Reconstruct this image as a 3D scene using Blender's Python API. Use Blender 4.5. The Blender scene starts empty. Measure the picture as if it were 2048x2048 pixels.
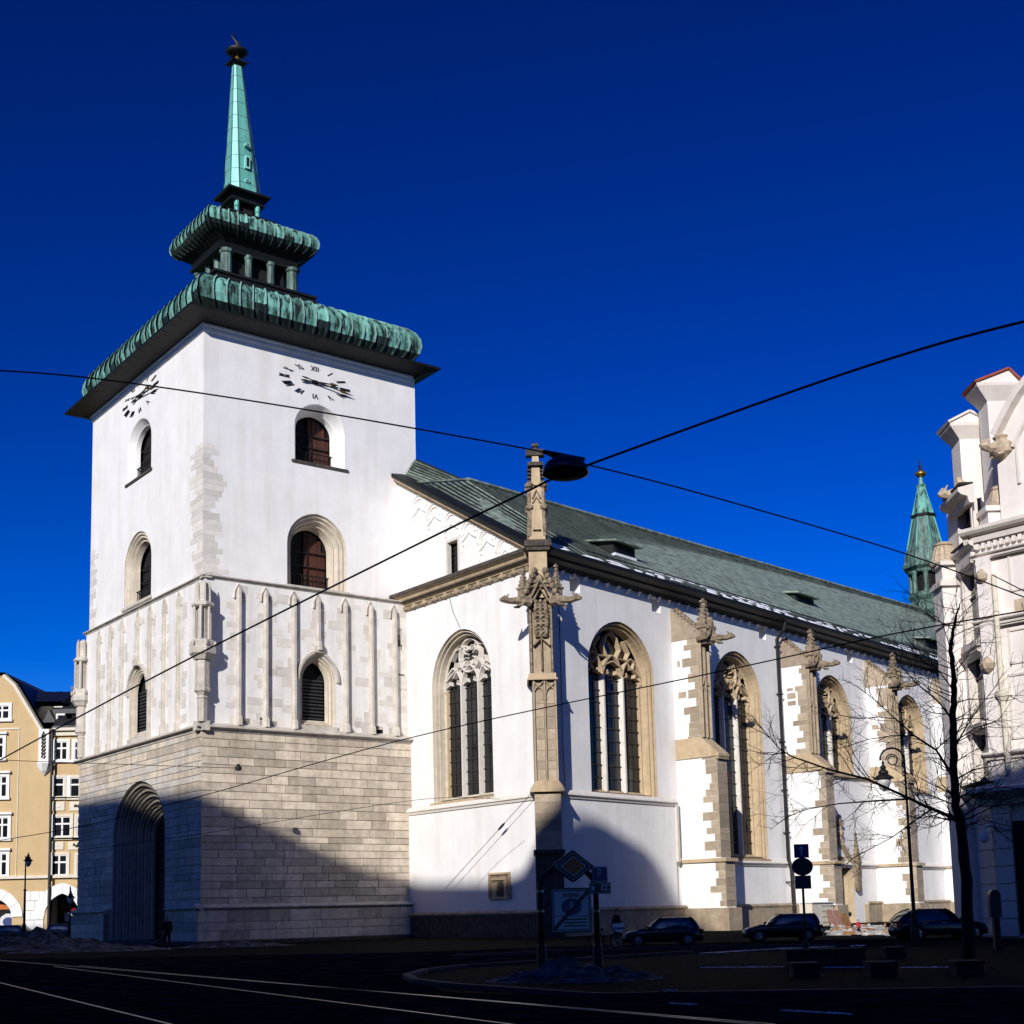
import bpy, bmesh, math, random
from mathutils import Vector, Matrix, geometry, noise
random.seed(7)
S = bpy.context.scene
# ------------------------------------------------------------------ camera, sky, sun, exposure
FPX, PX, PY, EYE = 2650.0, 1024.0, 1479.0, 1.7
TH, RHO = math.radians(7.4), 0.024
FWD = Vector((0, math.cos(TH), math.sin(TH))); UP0 = Vector((0, -math.sin(TH), math.cos(TH))); RT0 = Vector((1, 0, 0))
RT = math.cos(RHO)*RT0 - math.sin(RHO)*UP0; UPV = math.sin(RHO)*RT0 + math.cos(RHO)*UP0
CP = Vector((0, 0, EYE))
cam = bpy.data.cameras.new('camera'); camo = bpy.data.objects.new('camera', cam); S.collection.objects.link(camo)
cam.sensor_width = 36; cam.sensor_fit = 'HORIZONTAL'; cam.lens = 36*FPX/2048
cam.shift_x = 0; cam.shift_y = (PY-1024)/2048
cam.clip_start = 0.3; cam.clip_end = 6000
m = Matrix.Identity(4)
for i in range(3):
    m[i][0] = RT[i]; m[i][1] = UPV[i]; m[i][2] = -FWD[i]; m[i][3] = CP[i]
camo.matrix_world = m
S.camera = camo
SUN_A, SUN_E = math.radians(16), math.radians(23)      # sun: left of straight behind the camera, and its height
SD = Vector((-math.sin(SUN_A)*math.cos(SUN_E), -math.cos(SUN_A)*math.cos(SUN_E), math.sin(SUN_E)))
W = bpy.data.worlds.new('World'); S.world = W; W.use_nodes = True
nt = W.node_tree; bg = nt.nodes['Background']
sky = nt.nodes.new('ShaderNodeTexSky'); sky.sky_type = 'NISHITA'; sky.sun_disc = False
sky.sun_elevation = SUN_E; sky.sun_rotation = math.radians(180)+SUN_A; sky.altitude = 200
sky.air_density = 1.0; sky.dust_density = 0.5; sky.ozone_density = 6.0
gm = nt.nodes.new('ShaderNodeGamma'); gm.inputs['Gamma'].default_value = 1.85
hs = nt.nodes.new('ShaderNodeHueSaturation'); hs.inputs['Hue'].default_value = 0.514; hs.inputs['Saturation'].default_value = 1.10; hs.inputs['Value'].default_value = 0.42
nt.links.new(sky.outputs[0], gm.inputs['Color']); nt.links.new(gm.outputs[0], hs.inputs['Color'])
nt.links.new(hs.outputs[0], bg.inputs['Color']); bg.inputs['Strength'].default_value = 0.052
sl = bpy.data.lights.new('sun', 'SUN'); sl.energy = 4.45; sl.angle = math.radians(0.5); sl.color = (1, 0.96, 0.91)
so = bpy.data.objects.new('sun', sl); S.collection.objects.link(so)
so.rotation_euler = SD.to_track_quat('Z', 'Y').to_euler(); so.location = (-60, -40, 90)
S.view_settings.view_transform = 'Standard'; S.view_settings.look = 'None'; S.view_settings.exposure = 0.1; S.view_settings.gamma = 1
S.view_settings.use_curve_mapping = False
S.render.engine = 'CYCLES'; S.cycles.max_bounces = 6

# ------------------------------------------------------------------ helpers
COL = S.collection
Z = Vector((0, 0, 1))
LOCAL = set()
def ray(x, y): return FWD*FPX + RT*(x-PX) - UPV*(y-PY)
def atdepth(x, y, Y):
    r = ray(x, y); return CP + r*(Y/r.y)
def ground(x, y, z=0.0):
    r = ray(x, y); return CP + r*((z-EYE)/r.z)
class Fr:
    """upright wall frame: origin on the wall, u along azimuth az (from +Y to the right), o outward towards the square"""
    def __init__(s, o, az, flip=False):
        a = math.radians(az); s.o = Vector((o[0], o[1], 0)); s.d = Vector((math.sin(a), math.cos(a), 0))
        s.n = Vector((math.cos(a), -math.sin(a), 0))
        if s.n.dot(CP-s.o) < 0: s.n = -s.n
        if flip: s.n = -s.n
        s.rz = math.atan2(s.d.y, s.d.x)
    def P(s, u, z, o=0.0): return s.o + s.d*u + Z*z + s.n*o
    def uz(s, x, y, o=0.0):
        r = ray(x, y); b = s.o + s.n*o; t = (b-CP).dot(s.n)/r.dot(s.n); p = CP + r*t
        return (p-b).dot(s.d), p.z
    def shift(s, u, o=0.0):
        f = Fr.__new__(Fr); f.o = s.o+s.d*u+s.n*o; f.d = s.d.copy(); f.n = s.n.copy(); f.rz = s.rz; return f
def turned(p, d, n):
    f = Fr.__new__(Fr); f.o = Vector((p[0], p[1], 0)); f.d = d.copy(); f.n = n.copy(); f.rz = math.atan2(d.y, d.x); return f
class MB:
    def __init__(s): s.v = []; s.f = []; s.c = []
    def add(s, vs, fs):
        n = len(s.v); s.c.append((n, len(s.f))); s.v += [tuple(v) for v in vs]; s.f += [tuple(i+n for i in f) for f in fs]
    def hexa(s, p): s.add(p, [(3, 2, 1, 0), (4, 5, 6, 7), (0, 1, 5, 4), (1, 2, 6, 5), (2, 3, 7, 6), (3, 0, 4, 7)])
    def box(s, fr, u0, u1, z0, z1, o0, o1):
        P = fr.P
        s.hexa([P(u0, z0, o1), P(u1, z0, o1), P(u1, z0, o0), P(u0, z0, o0), P(u0, z1, o1), P(u1, z1, o1), P(u1, z1, o0), P(u0, z1, o0)])
    def wbox(s, x0, x1, y0, y1, z0, z1):
        s.hexa([(x0, y0, z0), (x1, y0, z0), (x1, y1, z0), (x0, y1, z0), (x0, y0, z1), (x1, y0, z1), (x1, y1, z1), (x0, y1, z1)])
    def prism(s, fr, poly, o0, o1):
        n = len(poly)
        vs = [fr.P(u, z, o1) for u, z in poly] + [fr.P(u, z, o0) for u, z in poly]
        s.add(vs, [tuple(range(n)), tuple(range(2*n-1, n-1, -1))] + [(i, (i+1) % n, n+(i+1) % n, n+i) for i in range(n)])
    def loft(s, loops, closed=True, cap0=False, cap1=False):
        k = len(loops[0]); vs = [v for l in loops for v in l]; fs = []
        for i in range(len(loops)-1):
            for j in range(k if closed else k-1):
                a = i*k+j; b = i*k+(j+1) % k; fs.append((a, b, b+k, a+k))
        if cap0: fs.append(tuple(range(k-1, -1, -1)))
        if cap1: fs.append(tuple(range((len(loops)-1)*k, len(loops)*k)))
        s.add(vs, fs)
    def tube(s, pts, r, n=6, r1=None, cap=True):
        pts = [Vector(p) for p in pts]; loops = []; N = len(pts)
        ref = Vector((0.31, 0.17, 0.93))
        for i, p in enumerate(pts):
            t = (pts[min(i+1, N-1)]-pts[max(i-1, 0)]).normalized()
            a = t.cross(ref)
            if a.length < 0.05: a = t.cross(Vector((1, 0, 0)))
            a.normalize(); b = t.cross(a)
            if isinstance(r, (list, tuple)): rr = r[i]
            else: rr = r if r1 is None else r+(r1-r)*i/max(1, N-1)
            loops.append([p+(a*math.cos(2*math.pi*k/n)+b*math.sin(2*math.pi*k/n))*rr for k in range(n)])
        s.loft(loops, True, cap, cap)
    def lathe(s, c, prof, n=16, sx=1, sy=1):
        c = Vector(c)
        s.loft([[c+Vector((r*sx*math.cos(2*math.pi*k/n), r*sy*math.sin(2*math.pi*k/n), z)) for k in range(n)] for r, z in prof], True, True, True)
    def wall(s, fr, outer, holes, o=0.0):
        loops = [[Vector((u, z, 0)) for u, z in outer]]+[[Vector((u, z, 0)) for u, z in h] for h in holes]
        flat = [v for l in loops for v in l]
        tris = geometry.tessellate_polygon(loops)
        s.add([fr.P(v.x, v.y, o) for v in flat], [t for t in tris])
    def bar(s, fr, pts, w, o0, o1, close=False):
        """flat moulded bar following a polyline in the wall plane"""
        w = w*getattr(s, 'k', 1); q = [Vector((u, z)) for u, z in pts]; n = len(q); L = []
        for i in range(n):
            if close: a, b = q[i-1], q[(i+1) % n]
            else: a, b = q[max(i-1, 0)], q[min(i+1, n-1)]
            t = (b-a).normalized() if (b-a).length > 1e-6 else Vector((1, 0)); nn = Vector((-t.y, t.x))*w/2
            L.append([fr.P(*(q[i]-nn), o0), fr.P(*(q[i]-nn*0.55), o1), fr.P(*(q[i]+nn*0.55), o1), fr.P(*(q[i]+nn), o0)])
        if close: L.append(L[0])
        s.loft(L, True, not close, not close)
    def build(s, name, mt, parent=None, label=None, smooth=False, stuff=False, structure=False):
        me = bpy.data.meshes.new(name); me.from_pydata(s.v, [], s.f); me.update()
        if smooth: me.polygons.foreach_set('use_smooth', [True]*len(me.polygons))
        me.materials.append(M[mt] if isinstance(mt, str) else mt)
        ob = bpy.data.objects.new(name, me); COL.objects.link(ob)
        adopt(ob, parent)
        if label: ob['label'] = label
        if stuff: ob['kind'] = 'stuff'
        if structure: ob['kind'] = 'structure'
        return ob
def build_each(mb, name, mt, parent=None, **k):
    """every shape collected in mb becomes an object of its own"""
    out = []; c = mb.c+[(len(mb.v), len(mb.f))]
    for (a, f0), (b_, f1) in zip(c, c[1:]):
        q = MB(); q.v = mb.v[a:b_]; q.f = [tuple(i-a for i in f) for f in mb.f[f0:f1]]; out.append(q.build(name, mt, parent, **k))
    return out
def adopt(ob, parent):
    if parent is not None:
        ob.parent = parent
        if parent.type == 'EMPTY' and parent.name not in LOCAL:
            ob.matrix_parent_inverse = Matrix.Translation(-parent.location)
def thing(name, label, cat, loc=(0, 0, 0), rz=0.0, group=None, local=False):
    o = bpy.data.objects.new(name, None); COL.objects.link(o); o.location = loc; o.rotation_euler = (0, 0, rz)
    o.empty_display_size = 0.3
    o['label'] = label; o['category'] = cat
    if group: o['group'] = group
    if local: LOCAL.add(o.name)
    return o
def tag(o, label, cat, group=None):
    o['label'] = label; o['category'] = cat
    if group: o['group'] = group
    return o
_cubes = {}
def piece(name, fr, u0, u1, z0, z1, o0, o1, mt, parent):
    """one brick-like piece: an object of its own on a shared cube mesh"""
    if mt not in _cubes:
        b = MB(); b.wbox(-.5, .5, -.5, .5, -.5, .5)
        me = bpy.data.meshes.new('block'); me.from_pydata(b.v, [], b.f); me.materials.append(M[mt]); _cubes[mt] = me
    ob = bpy.data.objects.new(name, _cubes[mt]); COL.objects.link(ob)
    ob.location = fr.P((u0+u1)/2, (z0+z1)/2, (o0+o1)/2); ob.rotation_euler = (0, 0, fr.rz)
    ob.scale = (u1-u0, abs(o1-o0), z1-z0)
    adopt(ob, parent)
    return ob
def arch(uc, w, z0, zs, za, n=9):
    r = za-zs; L = [(uc-w, z0), (uc-w, zs)]
    rp = max(r, 1.07*w); k = r/rp; R = (w*w+rp*rp)/(2*w); a1 = math.atan2(rp, R-w)
    left = [(uc-w+R-R*math.cos(a1*i/n), zs+k*R*math.sin(a1*i/n)) for i in range(1, n+1)]
    right = [(2*uc-u, z) for u, z in reversed(left[:-1])]
    return L+left+right+[(uc+w, zs), (uc+w, z0)]
def arch_rings(fr, uc, w, z0, zs, za, rings, n=9):
    """moulded reveal: rings of (inset, depth, sill rise)"""
    mb = MB()
    mb.loft([[fr.P(u, z, -d) for u, z in arch(uc, w-i, z0+k, zs, za-i*1.05, n)] for i, d, k in rings], True)
    return mb

# ------------------------------------------------------------------ materials
M = {}
def mat(name, col, rough=0.8, var=0.12, scale=1.5, col2=None, bump=0.0, bscale=20, rnd=0.0, metal=0.0, spec=0.4, streak=False, obj=False, thr=(0.35, 0.7), stains=0.0):
    mt = bpy.data.materials.new(name); mt.use_nodes = True; t = mt.node_tree; N = t.nodes; L = t.links
    b = N['Principled BSDF']; b.inputs['Roughness'].default_value = rough; b.inputs['Metallic'].default_value = metal
    b.inputs['Specular IOR Level'].default_value = spec
    if obj:
        tc = N.new('ShaderNodeTexCoord'); src = tc.outputs['Object']
    else:
        g = N.new('ShaderNodeNewGeometry'); src = g.outputs['Position']
    if streak:
        mp = N.new('ShaderNodeMapping'); mp.inputs['Scale'].default_value = (1, 1, streak if isinstance(streak, float) else 0.12); L.new(src, mp.inputs[0]); s2 = mp.outputs[0]
    else: s2 = src
    nz = N.new('ShaderNodeTexNoise'); nz.inputs['Scale'].default_value = scale; nz.inputs['Detail'].default_value = 6; nz.inputs['Roughness'].default_value = 0.6
    L.new(s2, nz.inputs['Vector'])
    rp = N.new('ShaderNodeValToRGB'); rp.color_ramp.elements[0].position = thr[0]; rp.color_ramp.elements[1].position = thr[1]
    c2 = col2 if col2 else tuple(max(0, c*(1-var*2)) for c in col)
    rp.color_ramp.elements[0].color = (*c2, 1); rp.color_ramp.elements[1].color = (*col, 1)
    L.new(nz.outputs['Fac'], rp.inputs[0]); out = rp.outputs[0]
    if stains:
        mp2 = N.new('ShaderNodeMapping'); mp2.inputs['Scale'].default_value = (1, 1, 0.08); L.new(src, mp2.inputs[0])
        n2 = N.new('ShaderNodeTexNoise'); n2.inputs['Scale'].default_value = 1.1; n2.inputs['Detail'].default_value = 8; n2.inputs['Roughness'].default_value = 0.65; L.new(mp2.outputs[0], n2.inputs['Vector'])
        r2 = N.new('ShaderNodeValToRGB'); r2.color_ramp.elements[0].position = 0.30; r2.color_ramp.elements[1].position = 0.56
        v = 1-stains; r2.color_ramp.elements[0].color = (v, v*0.985, v*0.95, 1); r2.color_ramp.elements[1].color = (1, 1, 1, 1)
        L.new(n2.outputs['Fac'], r2.inputs[0])
        mx = N.new('ShaderNodeMix'); mx.data_type = 'RGBA'; mx.blend_type = 'MULTIPLY'; mx.inputs[0].default_value = 1
        L.new(out, mx.inputs[6]); L.new(r2.outputs[0], mx.inputs[7]); out = mx.outputs[2]
    if rnd:
        oi = N.new('ShaderNodeObjectInfo'); mr = N.new('ShaderNodeMapRange'); mr.inputs['To Min'].default_value = 1-rnd; mr.inputs['To Max'].default_value = 1+rnd*0.5
        L.new(oi.outputs['Random'], mr.inputs['Value'])
        h = N.new('ShaderNodeHueSaturation'); L.new(mr.outputs[0], h.inputs['Value']); L.new(out, h.inputs['Color']); out = h.outputs[0]
    L.new(out, b.inputs['Base Color'])
    if bump:
        n3 = N.new('ShaderNodeTexNoise'); n3.inputs['Scale'].default_value = bscale; n3.inputs['Detail'].default_value = 5; L.new(src, n3.inputs['Vector'])
        bp = N.new('ShaderNodeBump'); bp.inputs['Strength'].default_value = bump; bp.inputs['Distance'].default_value = 0.05
        L.new(n3.outputs['Fac'], bp.inputs['Height']); L.new(bp.outputs[0], b.inputs['Normal'])
    M[name] = mt; return mt
mat('plaster', (0.845, 0.83, 0.805), 0.9, 0.045, 0.5, stains=0.085, bump=0.2, bscale=3)
mat('plaster_old', (0.83, 0.81, 0.77), 0.9, 0.05, 1.3, stains=0.14, bump=0.2, bscale=5)
mat('limestone', (0.75, 0.645, 0.51), 0.9, 0.14, 2.2, stains=0.22, bump=0.35, bscale=9, rnd=0.3)
mat('limestone_plain', (0.66, 0.61, 0.53), 0.9, 0.14, 1.6, stains=0.25, bump=0.3, bscale=9)
mat('mortar', (0.36, 0.30, 0.235), 0.95, 0.15, 4)
mat('patch_stone', (0.74, 0.695, 0.625), 0.9, 0.08, 2.5, rnd=0.16, bump=0.3, bscale=10)
mat('sandstone', (0.46, 0.365, 0.25), 0.9, 0.16, 1.8, stains=0.3, bump=0.4, bscale=9)
mat('sandstone_block', (0.46, 0.37, 0.265), 0.9, 0.14, 2.5, bump=0.35, bscale=9, rnd=0.25)
mat('carved_stone', (0.36, 0.28, 0.19), 0.95, 0.35, 3.5, bump=0.6, bscale=7)
mat('dark_stone', (0.10, 0.085, 0.07), 0.95, 0.3, 3, bump=0.5, bscale=9)
mat('pale_stone', (0.68, 0.60, 0.48), 0.9, 0.1, 2, stains=0.3, bump=0.25, bscale=8)
mat('portal_stone', (0.36, 0.32, 0.27), 0.9, 0.15, 2, stains=0.3, bump=0.3, bscale=8)
mat('rib_copper', (0.34, 0.55, 0.46), 0.5, 0.2, 3)
mat('window_stone', (0.56, 0.43, 0.27), 0.9, 0.1, 2, stains=0.3, bump=0.25, bscale=8)
mat('iron', (0.012, 0.012, 0.013), 0.55, 0.2, 5)
mat('lead', (0.03, 0.03, 0.032), 0.5, 0.2, 5)
mat('dark_copper', (0.006, 0.009, 0.009), 0.6, 0.3, 2)
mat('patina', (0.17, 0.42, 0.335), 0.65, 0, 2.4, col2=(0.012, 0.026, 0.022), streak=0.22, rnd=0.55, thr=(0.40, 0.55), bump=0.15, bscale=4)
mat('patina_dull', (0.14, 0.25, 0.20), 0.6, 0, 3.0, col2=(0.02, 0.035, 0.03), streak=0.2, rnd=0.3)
mat('shaded_bare_copper', (0.018, 0.03, 0.028), 0.5, 0, 3.0, col2=(0.05, 0.11, 0.09), streak=0.2, rnd=0.4, thr=(0.30, 0.42))  # bare copper, with the shade under the rolled roof put into its colour
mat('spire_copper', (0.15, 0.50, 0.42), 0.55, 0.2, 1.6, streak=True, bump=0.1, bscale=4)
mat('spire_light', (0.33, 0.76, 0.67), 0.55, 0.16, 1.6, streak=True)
mat('roof_copper', (0.265, 0.335, 0.265), 0.6, 0, 1.5, col2=(0.095, 0.115, 0.095), rnd=0.45, thr=(0.35, 0.62), bump=0.1, bscale=3)
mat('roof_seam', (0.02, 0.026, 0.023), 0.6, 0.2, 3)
mat('glass', (0.012, 0.014, 0.018), 0.12, 0.3, 1.2, rnd=0.5, spec=0.5)
mat('shutter', (0.10, 0.030, 0.016), 0.7, 0.3, 2.5, streak=True, rnd=0.2)
mat('dark_inside', (0.008, 0.007, 0.007), 0.9, 0.1, 2)
mat('wood_door', (0.05, 0.022, 0.012), 0.6, 0.3, 3, streak=True)
mat('gold', (0.45, 0.25, 0.05), 0.35, 0.1, 4, metal=0.8)
mat('tan_plaster', (0.55, 0.40, 0.21), 0.9, 0.04, 0.8, stains=0.06, bump=0.1, bscale=5)
mat('cream', (0.70, 0.64, 0.52), 0.85, 0.05, 1.5, stains=0.06)
mat('white_trim', (0.78, 0.77, 0.74), 0.8, 0.03, 2)
mat('palace', (0.80, 0.745, 0.70), 0.85, 0.05, 1.1, stains=0.08, bump=0.15, bscale=6)
mat('palace_trim', (0.72, 0.66, 0.60), 0.85, 0.06, 1.8, stains=0.12)
mat('palace_orn', (0.60, 0.48, 0.35), 0.9, 0.2, 4, bump=0.6, bscale=8)
mat('slate', (0.022, 0.024, 0.027), 0.5, 0.2, 2, rnd=0.3)
mat('red_tile', (0.35, 0.07, 0.035), 0.8, 0.2, 3, rnd=0.3)
mat('snow', (0.82, 0.84, 0.87), 0.7, 0.05, 3, bump=0.3, bscale=6)
mat('old_snow', (0.55, 0.54, 0.52), 0.8, 0.3, 4, bump=0.6, bscale=9)
mat('dirty_snow', (0.15, 0.15, 0.155), 0.85, 0.4, 1.8, col2=(0.03, 0.03, 0.03), bump=0.8, bscale=5, thr=(0.45, 0.65))
mat('asphalt', (0.034, 0.034, 0.035), 0.9, 0.3, 1.1, col2=(0.008, 0.008, 0.008), bump=0.5, bscale=25, spec=0.0)
mat('kerb', (0.045, 0.045, 0.045), 0.85, 0.2, 2, bump=0.3, bscale=20)
mat('rail', (0.13, 0.13, 0.135), 0.35, 0.2, 3, metal=0.9)
mat('bark', (0.028, 0.022, 0.018), 0.9, 0.3, 6, bump=0.7, bscale=12)
mat('concrete', (0.03, 0.03, 0.03), 0.9, 0.2, 3, bump=0.3, bscale=15)
mat('paint_black', (0.008, 0.008, 0.009), 0.25, 0.05, 1, spec=0.6)
mat('paint_navy', (0.010, 0.012, 0.022), 0.22, 0.05, 1, spec=0.6)
mat('paint_grey', (0.05, 0.052, 0.055), 0.25, 0.05, 1, spec=0.6)
mat('car_glass', (0.010, 0.012, 0.014), 0.05, 0.1, 1, spec=0.8)
mat('rubber', (0.012, 0.012, 0.012), 0.9, 0.1, 5)
mat('alloy', (0.35, 0.35, 0.36), 0.35, 0.1, 5, metal=0.8)
mat('lamp_clear', (0.6, 0.6, 0.58), 0.15, 0.05, 5)
mat('lamp_red', (0.25, 0.01, 0.01), 0.2, 0.1, 5)
mat('sign_blue', (0.01, 0.03, 0.16), 0.4, 0.05, 3)
mat('sign_white', (0.6, 0.6, 0.6), 0.45, 0.05, 3)
mat('sign_yellow', (0.6, 0.11, 0.015), 0.45, 0.05, 3)
mat('sign_back', (0.03, 0.03, 0.032), 0.5, 0.1, 4)
mat('skin', (0.42, 0.25, 0.17), 0.6, 0.05, 8, obj=True)
mat('cloth_black', (0.010, 0.010, 0.012), 0.9, 0.2, 8, obj=True)
mat('cloth_navy', (0.014, 0.017, 0.03), 0.9, 0.2, 8, obj=True)
mat('cloth_red', (0.5, 0.02, 0.015), 0.8, 0.1, 8, obj=True)
mat('hair', (0.012, 0.008, 0.006), 0.7, 0.2, 12, obj=True)
mat('shoe_white', (0.75, 0.75, 0.75), 0.6, 0.05, 5, obj=True)
mat('board_pink', (0.42, 0.22, 0.16), 0.85, 0.12, 3)
mat('board_brown', (0.35, 0.17, 0.06), 0.8, 0.2, 3)
mat('shop_orange', (0.5, 0.14, 0.03), 0.7, 0.1, 3)
mat('shop_green', (0.08, 0.35, 0.2), 0.7, 0.1, 3)
mat('render_grey', (0.35, 0.34, 0.33), 0.9, 0.1, 1)
# cobbles: voronoi cells in colour and relief
mt = mat('cobbles', (0.013, 0.013, 0.0135), 0.95, 0.3, 1.2, spec=0.02)
N = mt.node_tree.nodes; L = mt.node_tree.links
vo = N.new('ShaderNodeTexVoronoi'); vo.feature = 'DISTANCE_TO_EDGE'; vo.inputs['Scale'].default_value = 4.5
gp = N.new('ShaderNodeNewGeometry'); L.new(gp.outputs['Position'], vo.inputs['Vector'])
mr = N.new('ShaderNodeMapRange'); mr.inputs['From Max'].default_value = 0.12; L.new(vo.outputs['Distance'], mr.inputs['Value'])
bp = N.new('ShaderNodeBump'); bp.inputs['Strength'].default_value = 0.8; bp.inputs['Distance'].default_value = 0.03
L.new(mr.outputs[0], bp.inputs['Height']); L.new(bp.outputs[0], N['Principled BSDF'].inputs['Normal'])
# ------------------------------------------------------------------ the church: one building, tower and nave
O = Vector((-20.8244, 88, 0))
f1L, f1R = Fr(O, -38), Fr(O, 53.5)
dL, dR = f1L.d, f1R.d
o2 = O+(dL+dR)*0.35; o3 = O+(dL+dR)*0.6+dL*0.7
f2L, f2R, f3L, f3R = Fr(o2, -38), Fr(o2, 53.5), Fr(o3, -38), Fr(o3, 53.5)
church = thing('church', 'large white Gothic church with clock tower, copper spire and long green roof', 'church', (-5, 100, 0))
ZL, ZS2, ZS1, ZE = 2.43, 14.62, 25.05, 43.5
LL, RL = 22.8, 18.2; L3 = LL-1.3; R3 = RL-0.6
def c2(x, y): return 120+x*0.39337, 640+y*0.39337
def c3(x, y): return 120+x*0.39337, 1140+y*0.39337
def c4(x, y): return 780+x*0.31056, 880+y*0.31056
def c5(x, y): return 780+x*0.31056, 1240+y*0.31056
def c6(x, y): return 1320+x*0.37681, 1140+y*0.37681
def c7(x, y): return 1780+x*0.35217, 720+y*0.35217
def c8(x, y): return x*0.3003, 1320+y*0.3003
def rect(fr, cf, x0, y0, x1, y1, o=0.0):
    a = fr.uz(*cf(x0, y0), o); b = fr.uz(*cf(x1, y1), o)
    return min(a[0], b[0]), max(a[0], b[0]), min(a[1], b[1]), max(a[1], b[1])
rnd = random.Random(11)
# --- tower stage 1: coursed limestone
PU, PW, PZS, PZA = 10.5, 4.7, 7.9, 11.75
b = MB()
b.wall(f1L, [(0, 0), (LL, 0), (LL, ZS2), (0, ZS2)], [arch(PU, PW, 0.02, PZS, PZA)], -0.06)
b.wall(f1R, [(0, 0), (RL, 0), (RL, ZS2), (0, ZS2)], [], -0.06)
pL, pR = f1L.P(LL, 0, -.06), f1R.P(RL, 0, -.06); pB = pL+dR*RL
for a, c in ((pL, pB), (pB, pR)): b.add([a, c, c+Z*ZS2, a+Z*ZS2], [(0, 1, 2, 3)])
tower_base = b.build('tower_base_wall', 'mortar', church)
def parch(z):
    """half width of the portal arch at height z"""
    A = arch(PU, PW+0.05, 0.0, PZS, PZA+0.05, 24); best = None
    if z <= PZS: return PW+0.05
    if z >= PZA+0.05: return 0.0
    h = [(u, zz) for u, zz in A if u <= PU+1e-6]
    for (u0, z0), (u1, z1) in zip(h, h[1:]):
        if z0 <= z <= z1 and z1 > z0: return PU-(u0+(u1-u0)*(z-z0)/(z1-z0))
    return 0.0
blocks = []; cut = MB()
def courses(fr, u0, u1, z0, z1, hmin, hmax, lmin, lmax, proud, portal=False, w=1.0):
    z = z0
    while z < z1-0.05:
        h = min(rnd.uniform(hmin, hmax), z1-z)
        if z1-z-h < 0.25: h = z1-z
        segs = [(u0, u1)]
        if portal and z < PZA:
            hw = parch(z)
            segs = [(u0, PU-hw), (PU+hw, u1)]
        for si, (a, c) in enumerate(segs):
            u = a
            if not portal or si == 1 or len(segs) == 1: u = a
            while u < c-0.05:
                l = rnd.uniform(lmin, lmax)
                if c-u-l < lmin*0.6: l = c-u
                e = u+l; g = 0.022; pr = proud+rnd.uniform(-0.008, 0.008)
                edge = portal and z < PZA+0.1 and ((len(segs) == 2 and ((si == 0 and e > c-0.01) or (si == 1 and u < a+0.01))))
                if edge and z+h > PZS:
                    zz = [z+g+(h-2*g)*k/3 for k in range(4)]
                    if si == 0: poly = [(u+g, z+g)]+[(max(u+g+.02, PU-parch(t)), t) for t in zz]+[(u+g, z+h-g)]
                    else: poly = [(PU+parch(t) if PU+parch(t) < e-g else e-g-.02, t) for t in zz]+[(e-g, z+h-g), (e-g, z+g)]
                    cut.prism(fr, poly, -.05, pr)
                else: blocks.append((w*l*h, fr, u+g, e-g, z+g, z+h-g, -0.08, pr))
                u = e
        z += h
courses(f1R, 0.0, RL-1.5, ZL+0.12, ZS2-0.35, 0.44, 0.66, 1.1, 2.7, 0.02, w=1.0)
courses(f1L, 0.0, LL, ZL+0.12, ZS2-0.35, 0.44, 0.66, 1.2, 2.9, 0.02, portal=True, w=0.6)
courses(f1R, -0.35, RL-1.0, 0.25, ZL-0.18, 0.5, 0.68, 1.6, 3.6, 0.37, w=1.3)
for a, c in ((-0.35, PU-PW-1.0), (PU+PW+1.0, LL+.3)): courses(f1L, a, c, 0.25, ZL-0.18, 0.5, 0.68, 1.6, 3.4, 0.37, w=0.9)
blocks.sort(key=lambda t: -t[0])
for t in blocks[:300]: piece('stone_block', *t[1:], 'limestone', tower_base)
for t in blocks[300:]: cut.box(*t[1:])
cut.build('stone_block_courses', 'limestone_plain', tower_base, stuff=True)
# plinth core, footing and ledge moulding
b = MB(); b.box(f1R, -0.33, RL, 0, ZL-.2, -.1, .33); b.box(f1L, -.33, PU-PW-1.0, 0, ZL-.2, -.1, .33); b.box(f1L, PU+PW+1.0, LL+.3, 0, ZL-.2, -.1, .33)
build_each(b, 'plinth', 'mortar', church)
b = MB()
def ledge(b, fr, u0, u1, z, p, h=0.32):
    prof = [(-.05, -h*.6), (p*.35, -h*.6), (p*.55, -h*.2), (p, -h*.1), (p, h*.12), (p*.55, h*.3), (-.05, h*.8)]
    b.loft([[fr.P(u, z+q, o) for o, q in prof] for u in (u0, u1)], True, True, True)
ledge(b, f1R, -.45, RL, ZL, .5); ledge(b, f1L, -.45, PU-PW-.9, ZL, .5); ledge(b, f1L, PU+PW+.9, LL+.45, ZL, .5)
build_each(b, 'plinth_moulding', 'limestone_plain', church)
b = MB(); b.box(f1R, -.6, RL, 0, .22, -.1, .62); b.box(f1L, -.6, LL+.6, 0, .22, -.1, .62); build_each(b, 'footing', 'dark_stone', church)
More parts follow.
